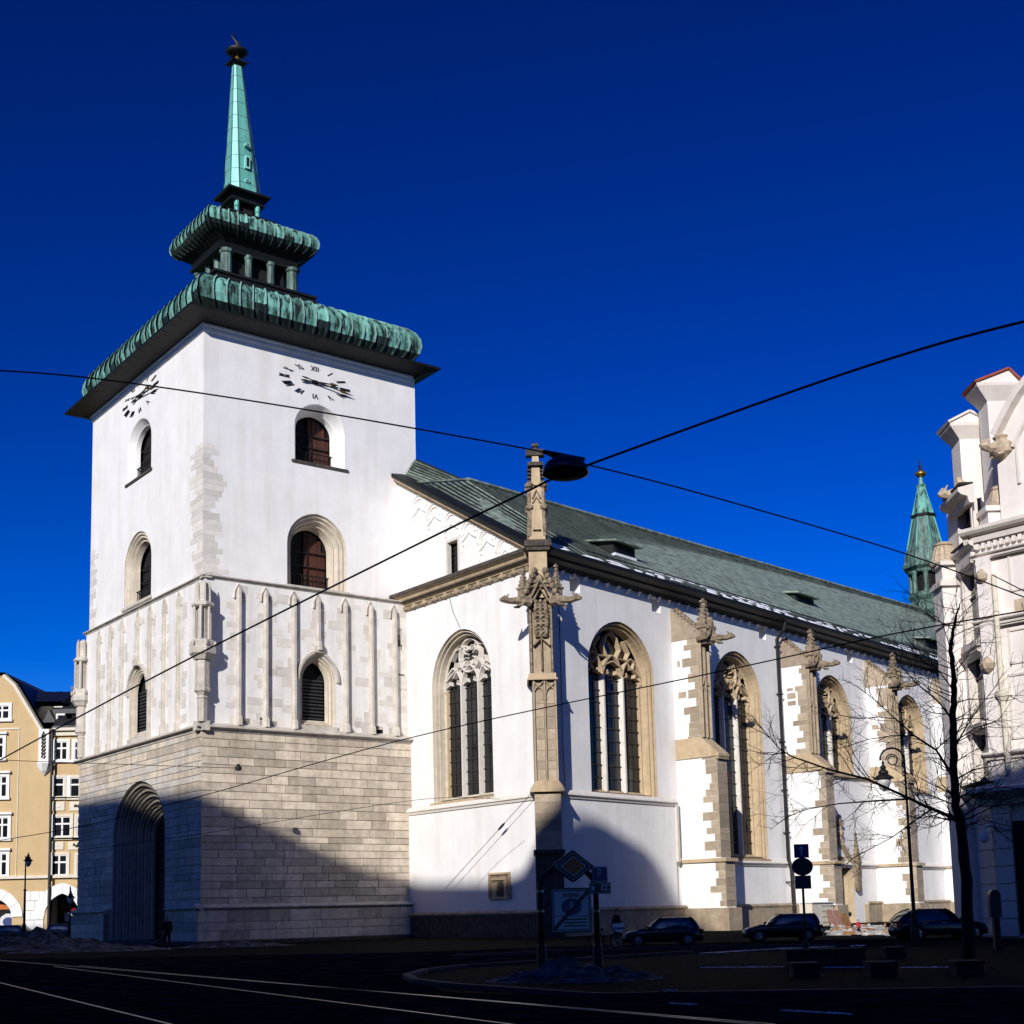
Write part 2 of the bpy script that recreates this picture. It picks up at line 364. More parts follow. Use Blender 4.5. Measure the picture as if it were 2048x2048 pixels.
# portal
R_ = [(-.02, -.06, 0)]
for k in range(6):
    s = k*0.36; R_ += [(s+.02, s*1.1+.04, 0), (s+.05, s*1.1+.26, 0), (s+.16, s*1.1+.16, 0), (s+.27, s*1.1+.2, 0), (s+.33, s*1.1+.40, 0)]
portal = arch_rings(f1L, PU, PW, 0.02, PZS, PZA, R_, 14).build('portal_surround', 'portal_stone', church)
b = MB(); b.prism(f1L, arch(PU, PW-2.0, 0.02, PZS, PZA-2.1), -3.0, -2.6); dr = b.build('portal_door', 'wood_door', church)
b = MB(); b.bar(f1L, [(PU, .02), (PU, PZA-2.2)], .2, -2.61, -2.5)
for k in range(7): b.bar(f1L, [(PU-2.6, 1+k*1.1), (PU+2.6, 1+k*1.1)], .1, -2.61, -2.54)
build_each(b, 'door_batten', 'dark_inside', dr)
b = MB(); b.box(f1L, PU-PW-.6, PU+PW+.6, 0, .16, -2.6, .9); b.box(f1L, PU-PW+.2, PU+PW-.2, .16, .32, -2.6, .3); build_each(b, 'portal_step', 'dark_stone', church)
# string between stage 1 and 2
b = MB()
def string(b, fr, u0, u1, z, p=.4, h=.55):
    prof = [(-.45, -h*.5), (p*.2, -h*.5), (p*.35, -h*.15), (p, -h*.05), (p, h*.12), (-.45, h*.75)]
    b.loft([[fr.P(u, z+q, o) for o, q in prof] for u in (u0, u1)], True, True, True)
string(b, f1R, -.4, RL, ZS2-.1); string(b, f1L, -.4, LL+.4, ZS2-.1); build_each(b, 'string_course', 'limestone_plain', church)
# --- stage 2
TW = {}
TW['TRlow'] = (f2R, 8.62, 1.45, 15.15, 18.4, 20.4); TW['TLlow'] = (f2L, 11.4, 1.75, 15.2, 18.5, 20.5)
TW['TRmid'] = (f3R, 8.9, 2.42, 25.5, 28.6, 31.1); TW['TLmid'] = (f3L, 11.5, 2.6, 25.7, 28.7, 31.2)
TW['TRtop'] = (f3R, 9.2, 2.1, 34.95, 37.6, 39.6); TW['TLtop'] = (f3L, 11.5, 2.35, 35.6, 38.2, 40.2)
def A_(k):
    fr, uc, w, z0, zs, za = TW[k]; return arch(uc, w, z0, zs, za)
b = MB(); b.wall(f2L, [(0, ZS2), (LL-.4, ZS2), (LL-.4, ZS1), (0, ZS1)], [A_('TLlow')]); b.wall(f2R, [(0, ZS2), (RL, ZS2), (RL, ZS1), (0, ZS1)], [A_('TRlow')])
st2 = b.build('tower_middle_wall', 'plaster_old', church)
b = MB(); b.wall(f3L, [(0, ZS1), (L3, ZS1), (L3, ZE), (0, ZE)], [A_('TLmid'), A_('TLtop')]); b.wall(f3R, [(0, ZS1), (RL-.6, ZS1), (RL-.6, ZE), (0, ZE)], [A_('TRmid'), A_('TRtop')])
st3 = b.build('tower_upper_wall', 'plaster', church)
b = MB(); string(b, f2R, -.2, RL, ZS1, .25, .34); string(b, f2L, -.2, LL-.2, ZS1, .25, .34); build_each(b, 'string_course', 'limestone_plain', church)
# left corner of the stage seen edge-on, and backs of the set-back stages
b = MB()
b.add([f2L.P(LL-.4, ZS2), f2L.P(LL-.4, ZS1), f2L.P(LL-.4, ZS1, -6), f2L.P(LL-.4, ZS2, -6)], [(0, 1, 2, 3)])
b.add([f3L.P(L3, ZS1), f3L.P(L3, ZE), f3L.P(L3, ZE, -18), f3L.P(L3, ZS1, -18)], [(0, 1, 2, 3)])
b.add([f3R.P(RL-.6, ZS1), f3R.P(RL-.6, ZE), f3R.P(RL-.6, ZE, -20), f3R.P(RL-.6, ZS1, -20)], [(0, 1, 2, 3)])
b.build('tower_side_wall', 'plaster', church)
# shafts on stage 2 with patches of bare stone beside them
shafts = []
for x in (905, 1042, 1186, 1448, 1578, 1698): shafts.append((f2R, f2R.uz(*c3(x, 450))[0], ZS2+.15, ZS1-.35, .17))
shafts.append((f2R, 8.62, 20.6, ZS1-.35, .17))
for x in (205, 262, 322, 462, 535, 610): shafts.append((f2L, f2L.uz(*c3(x, 450))[0], ZS2+.15, ZS1-.4, .12))
shafts.append((f2L, 11.4, 20.9, ZS1-.4, .12))
for fr, u, z0, z1, r in shafts:
    b = MB(); prof = [(-1, -.1), (-1, .5), (-.5, 1.3), (.5, 1.3), (1, .5), (1, -.1)]
    b.loft([[fr.P(u+p*r*k, z, q*r*1.7*k) for p, q in prof] for z, k in ((z0, 1.4), (z0+.5, 1.35), (z0+.7, 1), (z1-.5, 1), (z1, .1))], False, False, False)
    b.bar(fr, [(u-.34, z1-1.0), (u-.3, z1-.5), (u, z1+.05), (u+.3, z1-.5), (u+.34, z1-1.0)], .12, 0, .16)
    b.build('wall_shaft', 'limestone_plain', st2)
    z = z0+.1; rows = []
    while z < z1-.6:
        h = rnd.uniform(.35, .75)
        for sgn in (-1, 1):
            if rnd.random() < (.55 if fr is f2R else .6):
                l = rnd.choice((.25, .4, .5, .7, 1.15)) if fr is f2R else rnd.uniform(.3, 1.0)
                a, c = (u+.2, u+.2+l) if sgn > 0 else (u-.2-l, u-.2)
                if not (fr is f2R and a < 10.4 and c > 6.9 and z < 20.7) and not (fr is f2L and a < 13.4 and c > 9.4 and z < 20.9) and 0.9 < a:
                    piece('patch_stone', fr, a, c, z, z+h-.025, -.05, .012, 'patch_stone', st2)
        z += h
for k in range(5): piece('patch_stone', f2R, 1.8+k*2.3+(3.5 if k > 1 else 0), 3.6+k*2.3+(3.5 if k > 1 else 0), ZS2+.3, ZS2+.85, -.05, .012, 'patch_stone', st2)
for k in range(18):
    z = ZS2+.3+k*.56
    piece('quoin_stone', f2R, 15.5+rnd.uniform(-.25, .25), 17.2, z, z+.53, -.05, .012, 'patch_stone', st2)
# quoins of stage 3 (near corner and far left corner)
z = ZS1+.2
while z < 34.6:
    h = rnd.uniform(.3, .55); k = rnd.random()
    lr = rnd.uniform(1.4, 2.0) if k < .3 else (rnd.uniform(1.0, 1.4) if k < .65 else rnd.uniform(.55, .9))
    if rnd.random() < .06: lr = 3.1
    piece('quoin_stone', f3R, 0, lr, z, z+h-.02, -.05, .012, 'patch_stone', st3)
    piece('quoin_stone', f3L, 0, rnd.uniform(.9, 2.2), z, z+h-.02, -.05, .012, 'patch_stone', st3)
    if z < 31.8: piece('quoin_stone', f3L, L3-rnd.uniform(.7, 1.8), L3, z, z+h-.02, -.05, .012, 'patch_stone', st3)
    z += h
# tower windows
RG = {'top': [(0, 0, 0), (.07, .04, 0), (.1, .12, .02), (.42, .75, .12), (.47, .8, .14), (.56, 1.35, .2)],
      'mid': [(-.12, .015, 0), (0, .05, 0), (.06, .22, .03), (.2, .18, .05), (.3, .45, .08), (.42, .40, .1), (.55, .8, .14), (.66, .76, .16), (.78, 1.25, .2), (.84, 1.5, .24)],
      'low': [(0, 0, 0), (.08, .02, .02), (.12, .25, .08), (.25, .2, .12), (.32, .45, .25), (.42, .42, .3), (.5, .75, .5)]}
for k, (fr, uc, w, z0, zs, za) in TW.items():
    kind = k[2:]; q_ = .62 if k[1] == 'L' else 1; rg = [(a_, b_*q_, c_) for a_, b_, c_ in RG[kind]]; i, d, s = rg[-1]
    wn = arch_rings(fr, uc, w, z0, zs, za, rg, 12).build('tower_window', 'plaster' if kind == 'top' else 'pale_stone', church)
    wi = w-i; zb = z0+s; zt = za-i*1.05
    b = MB(); b.prism(fr, arch(uc, w+.6, zb-.6, zs, zt+1.0), -d-.6, -d-.32); b.build('dark_opening', 'dark_inside', wn)
    if kind != 'low':
        hl = -1 if fr in (f3R,) else 1
        for q in range(5):                                         # a leaf of upright boards on the far side
            a = uc-wi*.15+q*(wi*1.15/5) if fr is f3R else uc-wi+q*(wi*1.15/5)
            u0, u1 = a+.01, a+wi*1.15/5-.01
            tp = zs+(zt-zs)*math.sqrt(max(0, 1-(max(abs(u0-uc), abs(u1-uc))/wi)**2))-.05
            piece('shutter_board', fr, u0, u1, zb+.02, max(zs, tp), -d-.25, -d-.18, 'shutter', wn)
        b = MB()
        for q in (.38, .62): b.bar(fr, [(uc-wi, zb+(zt-zb)*q), (uc+wi, zb+(zt-zb)*q)], .09, -d-.1, -d)
        b.bar(fr, [(uc, zb), (uc, zt)], .06, -d-.1, -d-.02); build_each(b, 'window_bar', 'iron', wn)
        b = MB()
        for q in range(11): b.bar(fr, [(uc-wi+.1+q*(2*wi-.2)/10, zb), (uc-wi+.1+q*(2*wi-.2)/10, zb+.95)], .05, -d+.2, -d+.26)
        b.bar(fr, [(uc-wi-.1, zb+.97), (uc+wi+.1, zb+.97)], .08, -d+.18, -d+.28); b.build('railing', 'iron', wn)
        b = MB(); b.box(fr, uc-w-.25, uc+w+.25, z0-.22, z0-.02, -.05, .16 if kind == 'mid' else .1); b.build('sill', 'limestone_plain' if kind == 'mid' else 'dark_stone', wn)
    else:
        b = MB()
        for q in range(12):
            z = zb+.1+q*(zs-zb)/11; b.box(fr, uc-wi, uc+wi, z, z+.14, -d-.28, -d-.12)
        build_each(b, 'louvre', 'lead', wn)
        b = MB(); b.prism(fr, [(uc-w-.2, z0), (uc+w+.2, z0), (uc+w+.05, z0-.4), (uc-w-.05, z0-.4)], -.2, .1); b.build('sill', 'limestone_plain', wn)
        b = MB(); A = arch(uc, w+.17, zs-.3, zs, za+.2, 12)[1:-1]; b.bar(fr, A, .3, 0, .2); b.box(fr, uc-.35, uc+.35, za+.05, za+.55, 0, .35); b.build('hood_mould', 'limestone_plain', wn)
# clocks
def clock(fr, cu, cz, rx, rz, hour, minute, mirror):
    s = -1 if mirror else 1
    Q = lambda x, y: (cu+s*x*rx, cz+y*rz)
    ck = MB(); ck.prism(fr, [Q(.1*math.cos(t*.7), .14*math.sin(t*.7)) for t in range(9)], 0, .1)
    root = ck.build('clock', 'iron', church)
    nums = ['XII', 'I', 'II', 'III', 'IV', 'V', 'VI', 'VII', 'VIII', 'IX', 'X', 'XI']
    for k, tx in enumerate(nums):
        th = math.radians(90-30*k); er = (math.cos(th), math.sin(th)); et = (math.sin(th), -math.cos(th))
        P = lambda t, r: Q(er[0]*r+et[0]*t, er[1]*r+et[1]*t)
        b = MB(); wd = {'I': .055, 'V': .12, 'X': .12}; tot = sum(wd[c] for c in tx); t = -tot/2
        for c in tx:
            m_ = t+wd[c]/2; h = .05
            if c == 'I': b.bar(fr, [P(m_, .72), P(m_, 1.0)], .065, 0, .05)
            elif c == 'V': b.bar(fr, [P(m_-h, 1.0), P(m_, .72)], .065, 0, .05); b.bar(fr, [P(m_+h, 1.0), P(m_, .72)], .045, 0, .055)
            else: b.bar(fr, [P(m_-h, 1.0), P(m_+h, .72)], .065, 0, .05); b.bar(fr, [P(m_+h, 1.0), P(m_-h, .72)], .045, 0, .055)
            t += wd[c]
        b.build('numeral', 'iron', root)
    for nm, ang, ln, hw in (('hour_hand', hour, .66, .05), ('minute_hand', minute, 1.12, .035)):
        th = math.radians(90-ang); er = (math.cos(th), math.sin(th)); et = (math.sin(th), -math.cos(th))
        P = lambda t, r: Q(er[0]*r+et[0]*t, er[1]*r+et[1]*t)
        b = MB(); o = .12 if nm == 'hour_hand' else .2
        b.prism(fr, [P(-hw*.5, -.42), P(-hw*1.3, -.3), P(-hw*.5, -.2), P(-hw, 0), P(-hw*.6, ln*.62), P(-hw*2, ln*.72), P(0, ln), P(hw*2, ln*.72), P(hw*.6, ln*.62), P(hw, 0), P(hw*.5, -.2), P(hw*1.3, -.3), P(hw*.5, -.42)], o, o+.06)
        h = b.build(nm, 'iron', root)
        b = MB(); b.prism(fr, [P(-hw*1.4, ln*.66), P(-hw*.2, ln*.86), P(hw*.2, ln*.86), P(hw*1.4, ln*.66), P(0, ln*.56)], o+.061, o+.1); b.build('gilded_tip', 'gold', h)
clock(f3R, 8.8, 41.2, 2.95, 1.25, 80, 108, False)
clock(f3L, 11.4, 42.0, 3.5, 1.3, 80, 108, True)
# corner tabernacles on stage 2
def tabernacle(base, name):
    n = Vector((0, -1, 0)); c = base
    def zz(y): return atdepth(*c3(710, y), 87.9).z
    k = 0.39337*87.9/FPX
    def prof(lst): return [(w*k, zz(y)) for y, w in lst]
    t = MB(); t.lathe(c, prof([(770, 26), (655, 26), (650, 30), (640, 22), (622, 34), (618, 42), (606, 42), (600, 38), (470, 36), (460, 32)]), 6)
    t.lathe(c, prof([(458, 44), (438, 58), (428, 70), (400, 70), (392, 60), (365, 62), (356, 52)]), 6)
    root = t.build(name, 'limestone_plain', church)
    t = MB(); t.lathe(c, prof([(356, 30), (190, 30)]), 6); t.build('niche_core', 'limestone_plain', root)
    for q in range(6):
        a = math.radians(q*60+30); p = c+Vector((math.cos(a), math.sin(a), 0))*44*k
        t = MB(); t.tube([(p.x, p.y, zz(358)), (p.x, p.y, zz(190))], 8*k, 6); t.build('colonnette', 'limestone_plain', root)
    t = MB(); t.lathe(c, prof([(190, 52), (184, 60), (172, 60), (166, 50), (160, 34), (70, 30), (52, 4)]), 6)
    for q in range(6):
        a = math.radians(q*60); p = c+Vector((math.cos(a), math.sin(a), 0))*36*k
        t.tube([(p.x, p.y, zz(165)), (p.x, p.y, zz(85)), (p.x, p.y, zz(55))], [7*k, 6*k, .5*k], 5)
        e = c+Vector((math.cos(a), math.sin(a), 0))*66*k
        t.lathe((e.x, e.y, zz(392)), [(.02, 0), (6*k, 6*k), (7*k, 18*k), (.02, 30*k)], 5)
    t.build('canopy', 'limestone_plain', root)
tabernacle(o2+Vector((.0, -.55, 0)), 'corner_tabernacle')
tabernacle(f2L.P(LL-.4, 0)+Vector((-.25, 0, 0)), 'corner_tabernacle')
# --- tower roof
TC = o3+dL*L3/2+dR*(RL-1.1)/2; HA, HB = L3/2, (RL-1.1)/2
def cz_(z): return TC+Vector((-max(0, z-52)*0.04, 0, 0))
def q4(a, b_, z, c=None):
    c = cz_(z) if c is None else c
    return [Vector((0, 0, z))+c-dL*a-dR*b_, Vector((0, 0, z))+c+dL*a-dR*b_, Vector((0, 0, z))+c+dL*a+dR*b_, Vector((0, 0, z))+c-dL*a+dR*b_]
def slab(lst, name, mt, cap=True, parent=None):
    b = MB(); b.loft([q4(a, c, z) for a, c, z in lst], True, cap, cap); return b.build(name, mt, parent or church)
slab([(HA+.02, HB+.02, ZE-.5), (HA+.12, HB+.12, ZE-.35), (HA+.12, HB+.12, ZE-.12), (HA+.22, HB+.22, ZE-.05), (HA+.22, HB+.22, ZE+.08)], 'eaves_cornice', 'plaster')
eaves = slab([(HA-.1, HB-.1, ZE+.05), (HA+.7, HB+.7, ZE+.25), (HA+.72, HB+.72, ZE+.18), (HA+1.75, HB+1.75, ZE+.42), (HA+1.8, HB+1.8, ZE+.58), (HA+.2, HB+.2, ZE+1.1)], 'tower_eaves', 'dark_copper')
for fr, ln in ((f3L, L3), (f3R, RL-1.1)):                           # soffit joints
    for k in range(16):
        u = (k+.5)*ln/16; b = MB(); b.hexa([fr.P(u-.03, ZE+.18, .25), fr.P(u+.03, ZE+.18, .25), fr.P(u+.03, ZE+.3, .25), fr.P(u-.03, ZE+.3, .25), fr.P(u-.03, ZE+.35, 1.6), fr.P(u+.03, ZE+.35, 1.6), fr.P(u+.03, ZE+.5, 1.6), fr.P(u-.03, ZE+.5, 1.6)])
        b.build('soffit_rib', 'dark_copper', eaves)
def bulge(a, b_, zc, r, rv, nL, nR, name):
    """rolled copper roof: every panel between two standing seams is a piece"""
    prof = [(-r+r*math.cos(p), zc+rv*math.sin(p)) for p in [math.radians(-78+i*168/9) for i in range(10)]]
    core = slab([(a+o-.08, b_+o-.08, z) for o, z in prof], name, 'dark_copper')
    for side in range(4):
        n = (nL, nR, nL, nR)[side]
        for k in range(n):
            L = []
            for o, z in prof:
                c = q4(a+o, b_+o, z); A, B = c[side], c[(side+1) % 4]
                out = (c[0]+c[1]-c[2]-c[3]) if side == 0 else (c[1]+c[2]-c[3]-c[0]) if side == 1 else (c[2]+c[3]-c[0]-c[1]) if side == 2 else (c[3]+c[0]-c[1]-c[2])
                out.z = 0; out.normalize()
                e = (B-A).normalized(); po = out*(math.cos(math.asin(max(-1, min(1, (z-zc)/rv))))*.07)+Z*((z-zc)/rv*.07)
                p0, p1 = A.lerp(B, k/n), A.lerp(B, (k+1)/n)
                L.append([p0+po*2.2, p0+e*.11+po*2.2, p0+e*.12, A.lerp(B, (k+.5)/n)+po*.7, p1])
            cutq = 3 if (k*7+side*3) % 5 else 4                       # ragged edge between green top sheets and bare lower sheets, darkened also for underside shade
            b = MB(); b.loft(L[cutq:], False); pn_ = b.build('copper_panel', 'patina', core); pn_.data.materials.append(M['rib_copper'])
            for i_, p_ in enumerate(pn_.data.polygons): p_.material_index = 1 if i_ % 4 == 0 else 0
            b = MB(); b.loft(L[:cutq+1], False); b.build('lower_panel', 'shaded_bare_copper', core)
    return core
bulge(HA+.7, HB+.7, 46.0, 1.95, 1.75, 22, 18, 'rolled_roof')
slab([(HA-.9, HB-.9, 47.2), (5.2, 5.6, 49.6), (3.6, 4.3, 51.6)], 'roof_slope', 'dark_copper')
slab([(3.0, 3.6, 51.5), (3.6, 4.45, 51.75), (3.6, 4.45, 51.95), (2.6, 3.1, 52.1)], 'lantern_ledge', 'dark_copper')
slab([(1.9, 2.4, 52.0), (1.9, 2.4, 54.4)], 'lantern_core', 'dark_inside')
for i in range(4):
    for j in range(4):
        if i in (0, 3) or j in (0, 3):
            p = TC-dL*2.35-dR*2.9+dL*(4.7*i/3)+dR*(5.8*j/3); rr = .46 if (i in (0, 3) and j in (0, 3)) else .3
            b = MB(); b.lathe((p.x, p.y, 0), [(rr*1.25, 52.05), (rr*1.2, 52.25), (rr, 52.3), (rr, 54.0), (rr*1.25, 54.1), (rr*1.3, 54.35)], 10); b.build('lantern_column', 'patina_dull', church)
slab([(2.3, 3.2, 54.2), (2.6, 3.6, 54.3), (2.62, 3.66, 54.48), (2.4, 3.3, 54.55), (2.6, 3.5, 55.0), (3.05, 4.05, 55.45), (3.1, 4.15, 55.6), (2.6, 3.6, 55.7)], 'lantern_cornice', 'dark_copper')
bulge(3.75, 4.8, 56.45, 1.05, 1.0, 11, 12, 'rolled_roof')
slab([(2.8, 3.7, 57.3), (1.9, 2.5, 58.0), (1.5, 1.9, 58.4)], 'roof_slope', 'dark_copper')
slab([(1.5, 2.0, 58.35), (1.6, 2.15, 58.45), (1.6, 2.15, 58.6), (1.0, 1.2, 58.7)], 'lantern_ledge', 'dark_copper')
slab([(.5, .62, 58.6), (.5, .62, 60.0)], 'lantern_core', 'dark_inside')
for i in (-1, 1):
    for j in (-1, 1):
        p = cz_(59)+dL*.72*i+dR*.92*j; b = MB(); b.lathe((p.x, p.y, 0), [(.24, 58.62), (.2, 58.7), (.2, 59.35), (.27, 59.42), (.2, 59.5), (.24, 59.92)], 10); b.build('lantern_column', 'spire_copper', church)
slab([(.9, 1.2, 59.85), (1.02, 1.52, 59.95), (1.02, 1.55, 60.08), (.9, 1.2, 60.2), (1.0, 1.3, 60.5), (1.45, 1.82, 60.6), (1.5, 1.9, 60.75), (.8, 1.1, 60.9)], 'spire_ledge', 'dark_copper')
def oct_(a, b_, z, k=.56):
    c = cz_(z)
    return [c+Z*z+dL*p*a+dR*q*b_ for p, q in ((-1, -k), (-1, k), (-k, 1), (k, 1), (1, k), (1, -k), (k, -1), (-k, -1))]
zsp = [60.85, 63, 66, 69, 72.6]
for k in range(8):
    b = MB(); loops = []
    for z in zsp:
        t = (z-60.85)/11.75; o = oct_(1.05+(.29-1.05)*t, 1.34+(.36-1.34)*t, z); loops.append([o[k], o[(k+1) % 8]])
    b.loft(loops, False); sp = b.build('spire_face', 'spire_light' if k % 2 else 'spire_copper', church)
    for q in range(9):
        t = (q+.6)/9.5; o = oct_(1.05+(.29-1.05)*t, 1.34+(.36-1.34)*t, 60.85+11.75*t); o2_ = oct_(1.05+(.29-1.05)*t, 1.34+(.36-1.34)*t, 60.92+11.75*t)
        b = MB(); a_, c_ = o[k], o[(k+1) % 8]; b.tube([a_, c_], .022, 4); b.build('sheet_joint', 'patina_dull', sp)
for k in range(8):
    b = MB(); b.tube([oct_(1.065+(.295-1.065)*t, 1.355+(.365-1.355)*t, 60.85+11.75*t)[k] for t in (0, .5, 1)], [.05, .04, .025], 5); b.build('spire_seam', 'patina_dull', church)
fS = Fr(cz_(62.5)-dL*.98, 53.5)
b = MB(); b.box(fS, -.2, .22, 62.9, 64.0, -.1, .14); hb = b.build('spire_hatch', 'spire_light', church); b = MB(); b.box(fS, -.1, .12, 63.05, 63.85, .1, .16); b.build('hatch_opening', 'dark_inside', hb)
for z in (61.7, 64.9):
    b = MB(); b.box(fS, -.2, .2, z, z+.22, -.15, .14); hb = b.build('spire_eye', 'spire_light', church); b = MB(); b.box(fS, -.12, .12, z+.06, z+.16, .1, .16); b.build('eye_opening', 'dark_inside', hb)
c = cz_(72.7)
b = MB(); b.loft([q4(.3, .3, 72.5), q4(.62, .68, 72.75), q4(.64, .7, 72.85), q4(.25, .25, 72.9)], True, True, True)
for p in q4(.68, .74, 72.85): b.lathe(p, [(.02, -.08), (.1, 0), (.02, .1)], 6)
b.build('spire_collar', 'dark_copper', church)
b = MB(); b.lathe((c.x, c.y, 0), [(.28, 72.85), (.24, 73.2), (.14, 73.5)], 10); b.build('spire_neck', 'gold', church)
b = MB(); b.lathe((c.x, c.y, 0), [(.12, 73.4), (.7, 73.65), (.95, 73.85), (.8, 74.0), (.3, 74.15), (.05, 74.4)], 18); b.build('spire_orb', 'dark_copper', church, smooth=True)
b = MB(); b.tube([(c.x+.05, c.y, 74.2), (c.x, c.y, 74.7), (c.x-.35, c.y, 75.2), (c.x-.55, c.y, 75.45)], [.12, .14, .09, .02], 6); b.tube([(c.x+.1, c.y, 74.4), (c.x+.3, c.y, 74.9)], [.1, .03], 5); b.lathe((c.x-.25, c.y, 75.5), [(.02, -.12), (.11, 0), (.02, .12)], 8); b.build('weather_vane', 'iron', church)
# ------------------------------------------------------------------ nave
NP = Vector((-7.531, 97.837, 0)); fW = Fr(NP, 141)
NC = Vector((2.052, 86.003, 0)); fN = Fr(NC, 41.5)
UW = 15.2; UE = 95.0
def zr(u): return 35.6+.0305*(u-8.15)
NW_ = {1: (fW, 6.35, 3.5, 9.55, 18.1, 21.8, 3, 9), 2: (fN, 8.8, 3.85, 9.55, 18.3, 22.0, 3, 9), 3: (fN, 24.1, 3.5, 5.35, 18.3, 21.9, 3, 13), 4: (fN, 39.7, 3.3, 13.0, 18.4, 21.8, 3, 6), 5: (fN, 55.2, 3.1, 12.4, 18.4, 21.7, 3, 6)}
def NA(k):
    fr, uc, w, z0, zs, za, *_ = NW_[k]; return arch(uc, w, z0, zs, za)
holes = []
for x, y in ((1190, 930), (1713, 1062)): holes.append(fN.uz(*c4(x, y)))
for x, y in ((543, 333), (1007, 458)): holes.append(fN.uz(*c6(x, y)))
sq = [[(u-.55, z-.55), (u-.55, z+.55), (u+.55, z+.55), (u+.55, z-.55)] for u, z in holes]
slit = rect(fW, c4, 372, 665, 442, 880); SL = [(slit[0], slit[2]), (slit[0], slit[3]), (slit[1], slit[3]), (slit[1], slit[2])]
pq = rect(fW, c5, 668, 1643, 796, 1780)
P2 = (fN, 39.3, 2.5, 0.0, 3.4, 5.9)
b = MB()
b.wall(fW, [(-1.5, 0), (UW, 0), (UW, 25.2), (14.6, 25.6), (-1.5, 34.9)], [NA(1), SL])
west = b.build('nave_west_wall', 'plaster', church)
b = MB()
b.wall(fN, [(-.6, 0), (UE, 0), (UE, 25.2), (-.6, 25.2)], [NA(2), NA(3), NA(4), NA(5), arch(*P2[1:])]+sq)
north = b.build('nave_side_wall', 'plaster', church)
# thickened lower wall with its moulded top, and string courses
b = MB(); b.box(fW, -1.2, UW, 1.65, 9.0, -.05, .28); b.box(fN, -.3, 14.25, 1.75, 9.15, -.05, .3); build_each(b, 'lower_wall', 'plaster', church)
b = MB()
def moulding(b, fr, u0, u1, z, p, h=.34, base=0.0):
    prof = [(base-.05, -h*.5), (base+p*.4, -h*.5), (base+p*.6, -h*.1), (base+p, 0), (base+p, h*.18), (base+p*.3, h*.7), (base-.05, h*.9)]
    b.loft([[fr.P(u, z+q, o) for o, q in prof] for u in (u0, u1)], True, True, True)
moulding(b, fW, -1.2, UW, 9.1, .25, .4, .28); moulding(b, fN, -.3, 14.45, 9.25, .25, .4, .3)
moulding(b, fN, 14.2, UE, 5.03, .3, .4)
b.box(fN, 14.25, 14.5, 5.0, 9.4, -.05, .5)
build_each(b, 'string_course', 'patch_stone', church)
b = MB(); b.box(fW, -1.3, UW+.3, 0, 1.6, -.05, .5); b.build('nave_plinth', 'dark_stone', church)
b = MB(); b.box(fN, -.3, 37.3, 0, 1.62, -.05, .42); b.box(fN, 43.6, UE, 0, 1.62, -.05, .42); nplinth = b.build('nave_plinth', 'sandstone', church)
b = MB(); moulding(b, fW, -1.3, UW+.3, 1.6, .1, .2, .5); moulding(b, fN, -.3, 37.3, 1.66, .1, .22, .42); moulding(b, fN, 43.6, UE, 1.66, .1, .22, .42); build_each(b, 'plinth_moulding', 'sandstone', church)
u = 16.9
while u < 62:
    l = rnd.uniform(1.3, 2.6)
    if not (37 < u+l and u < 43.8): piece('plinth_slab', fN, u, u+l-.03, .05, 1.5, .3, .445, 'sandstone_block', nplinth)
    u += l
# square putlog openings
b = MB()
for u, z in holes:
    L = lambda i, d: [fN.P(u-.55+i, z-.55+i, -d), fN.P(u+.55-i, z-.55+i, -d), fN.P(u+.55-i, z+.55-i, -d), fN.P(u-.55+i, z+.55-i, -d)]
    b = MB(); b.loft([L(0, 0), L(.02, .9)], True, False, True); b.build('wall_opening', 'plaster', north)
# slit window
u0, u1, z0, z1 = slit
b = MB(); b.box(fW, u0-.2, u0, z0, z1+.2, -.3, .06); b.box(fW, u1, u1+.2, z0, z1+.2, -.5, .06); b.box(fW, u0, u1, z1, z1+.2, -.5, .06); sw = b.build('slit_window', 'patch_stone', church)
b = MB(); b.box(fW, u0, u1, z0, z1, -.6, -.45); b.build('pane', 'glass', sw)
b = MB()
for k in range(7): b.box(fW, u0, u1, z0+k*(z1-z0)/7, z0+k*(z1-z0)/7+.05, -.45, -.4)
for k in range(3): b.box(fW, u0+(k+1)*(u1-u0)/4, u0+(k+1)*(u1-u0)/4+.04, z0, z1, -.45, -.41)
build_each(b, 'lead_bar', 'lead', sw)
# plaque low on the west wall
u0, u1, z0, z1 = pq
b = MB(); b.box(fW, u0, u1, z0, z1, .2, .3); pl = b.build('wall_relief', 'carved_stone', church)
b = MB()
for a in ((u0-.1, u1+.1, z1, z1+.14), (u0-.1, u1+.1, z0-.14, z0), (u0-.12, u0, z0, z1), (u1, u1+.12, z0, z1)): b.box(fW, *a, .2, .42)
build_each(b, 'relief_frame', 'window_stone', pl)
w_ = u1-u0; h_ = z1-z0
b = MB(); b.box(fW, u0+.1*w_, u0+.35*w_, z0, z0+.62*h_, .28, .4); b.box(fW, u0+.1*w_, u1-.1*w_, z0+.75*h_, z0+.86*h_, .28, .42); b.box(fW, u0+.75*w_, u0+.9*w_, z0, z0+.75*h_, .28, .4); b.build('relief_figure', 'window_stone', pl)
b = MB(); b.prism(fW, arch(u0+.55*w_, .17*w_, z0+.05, z0+.45*h_, z0+.68*h_), .28, .33); b.build('relief_niche', 'dark_stone', pl)
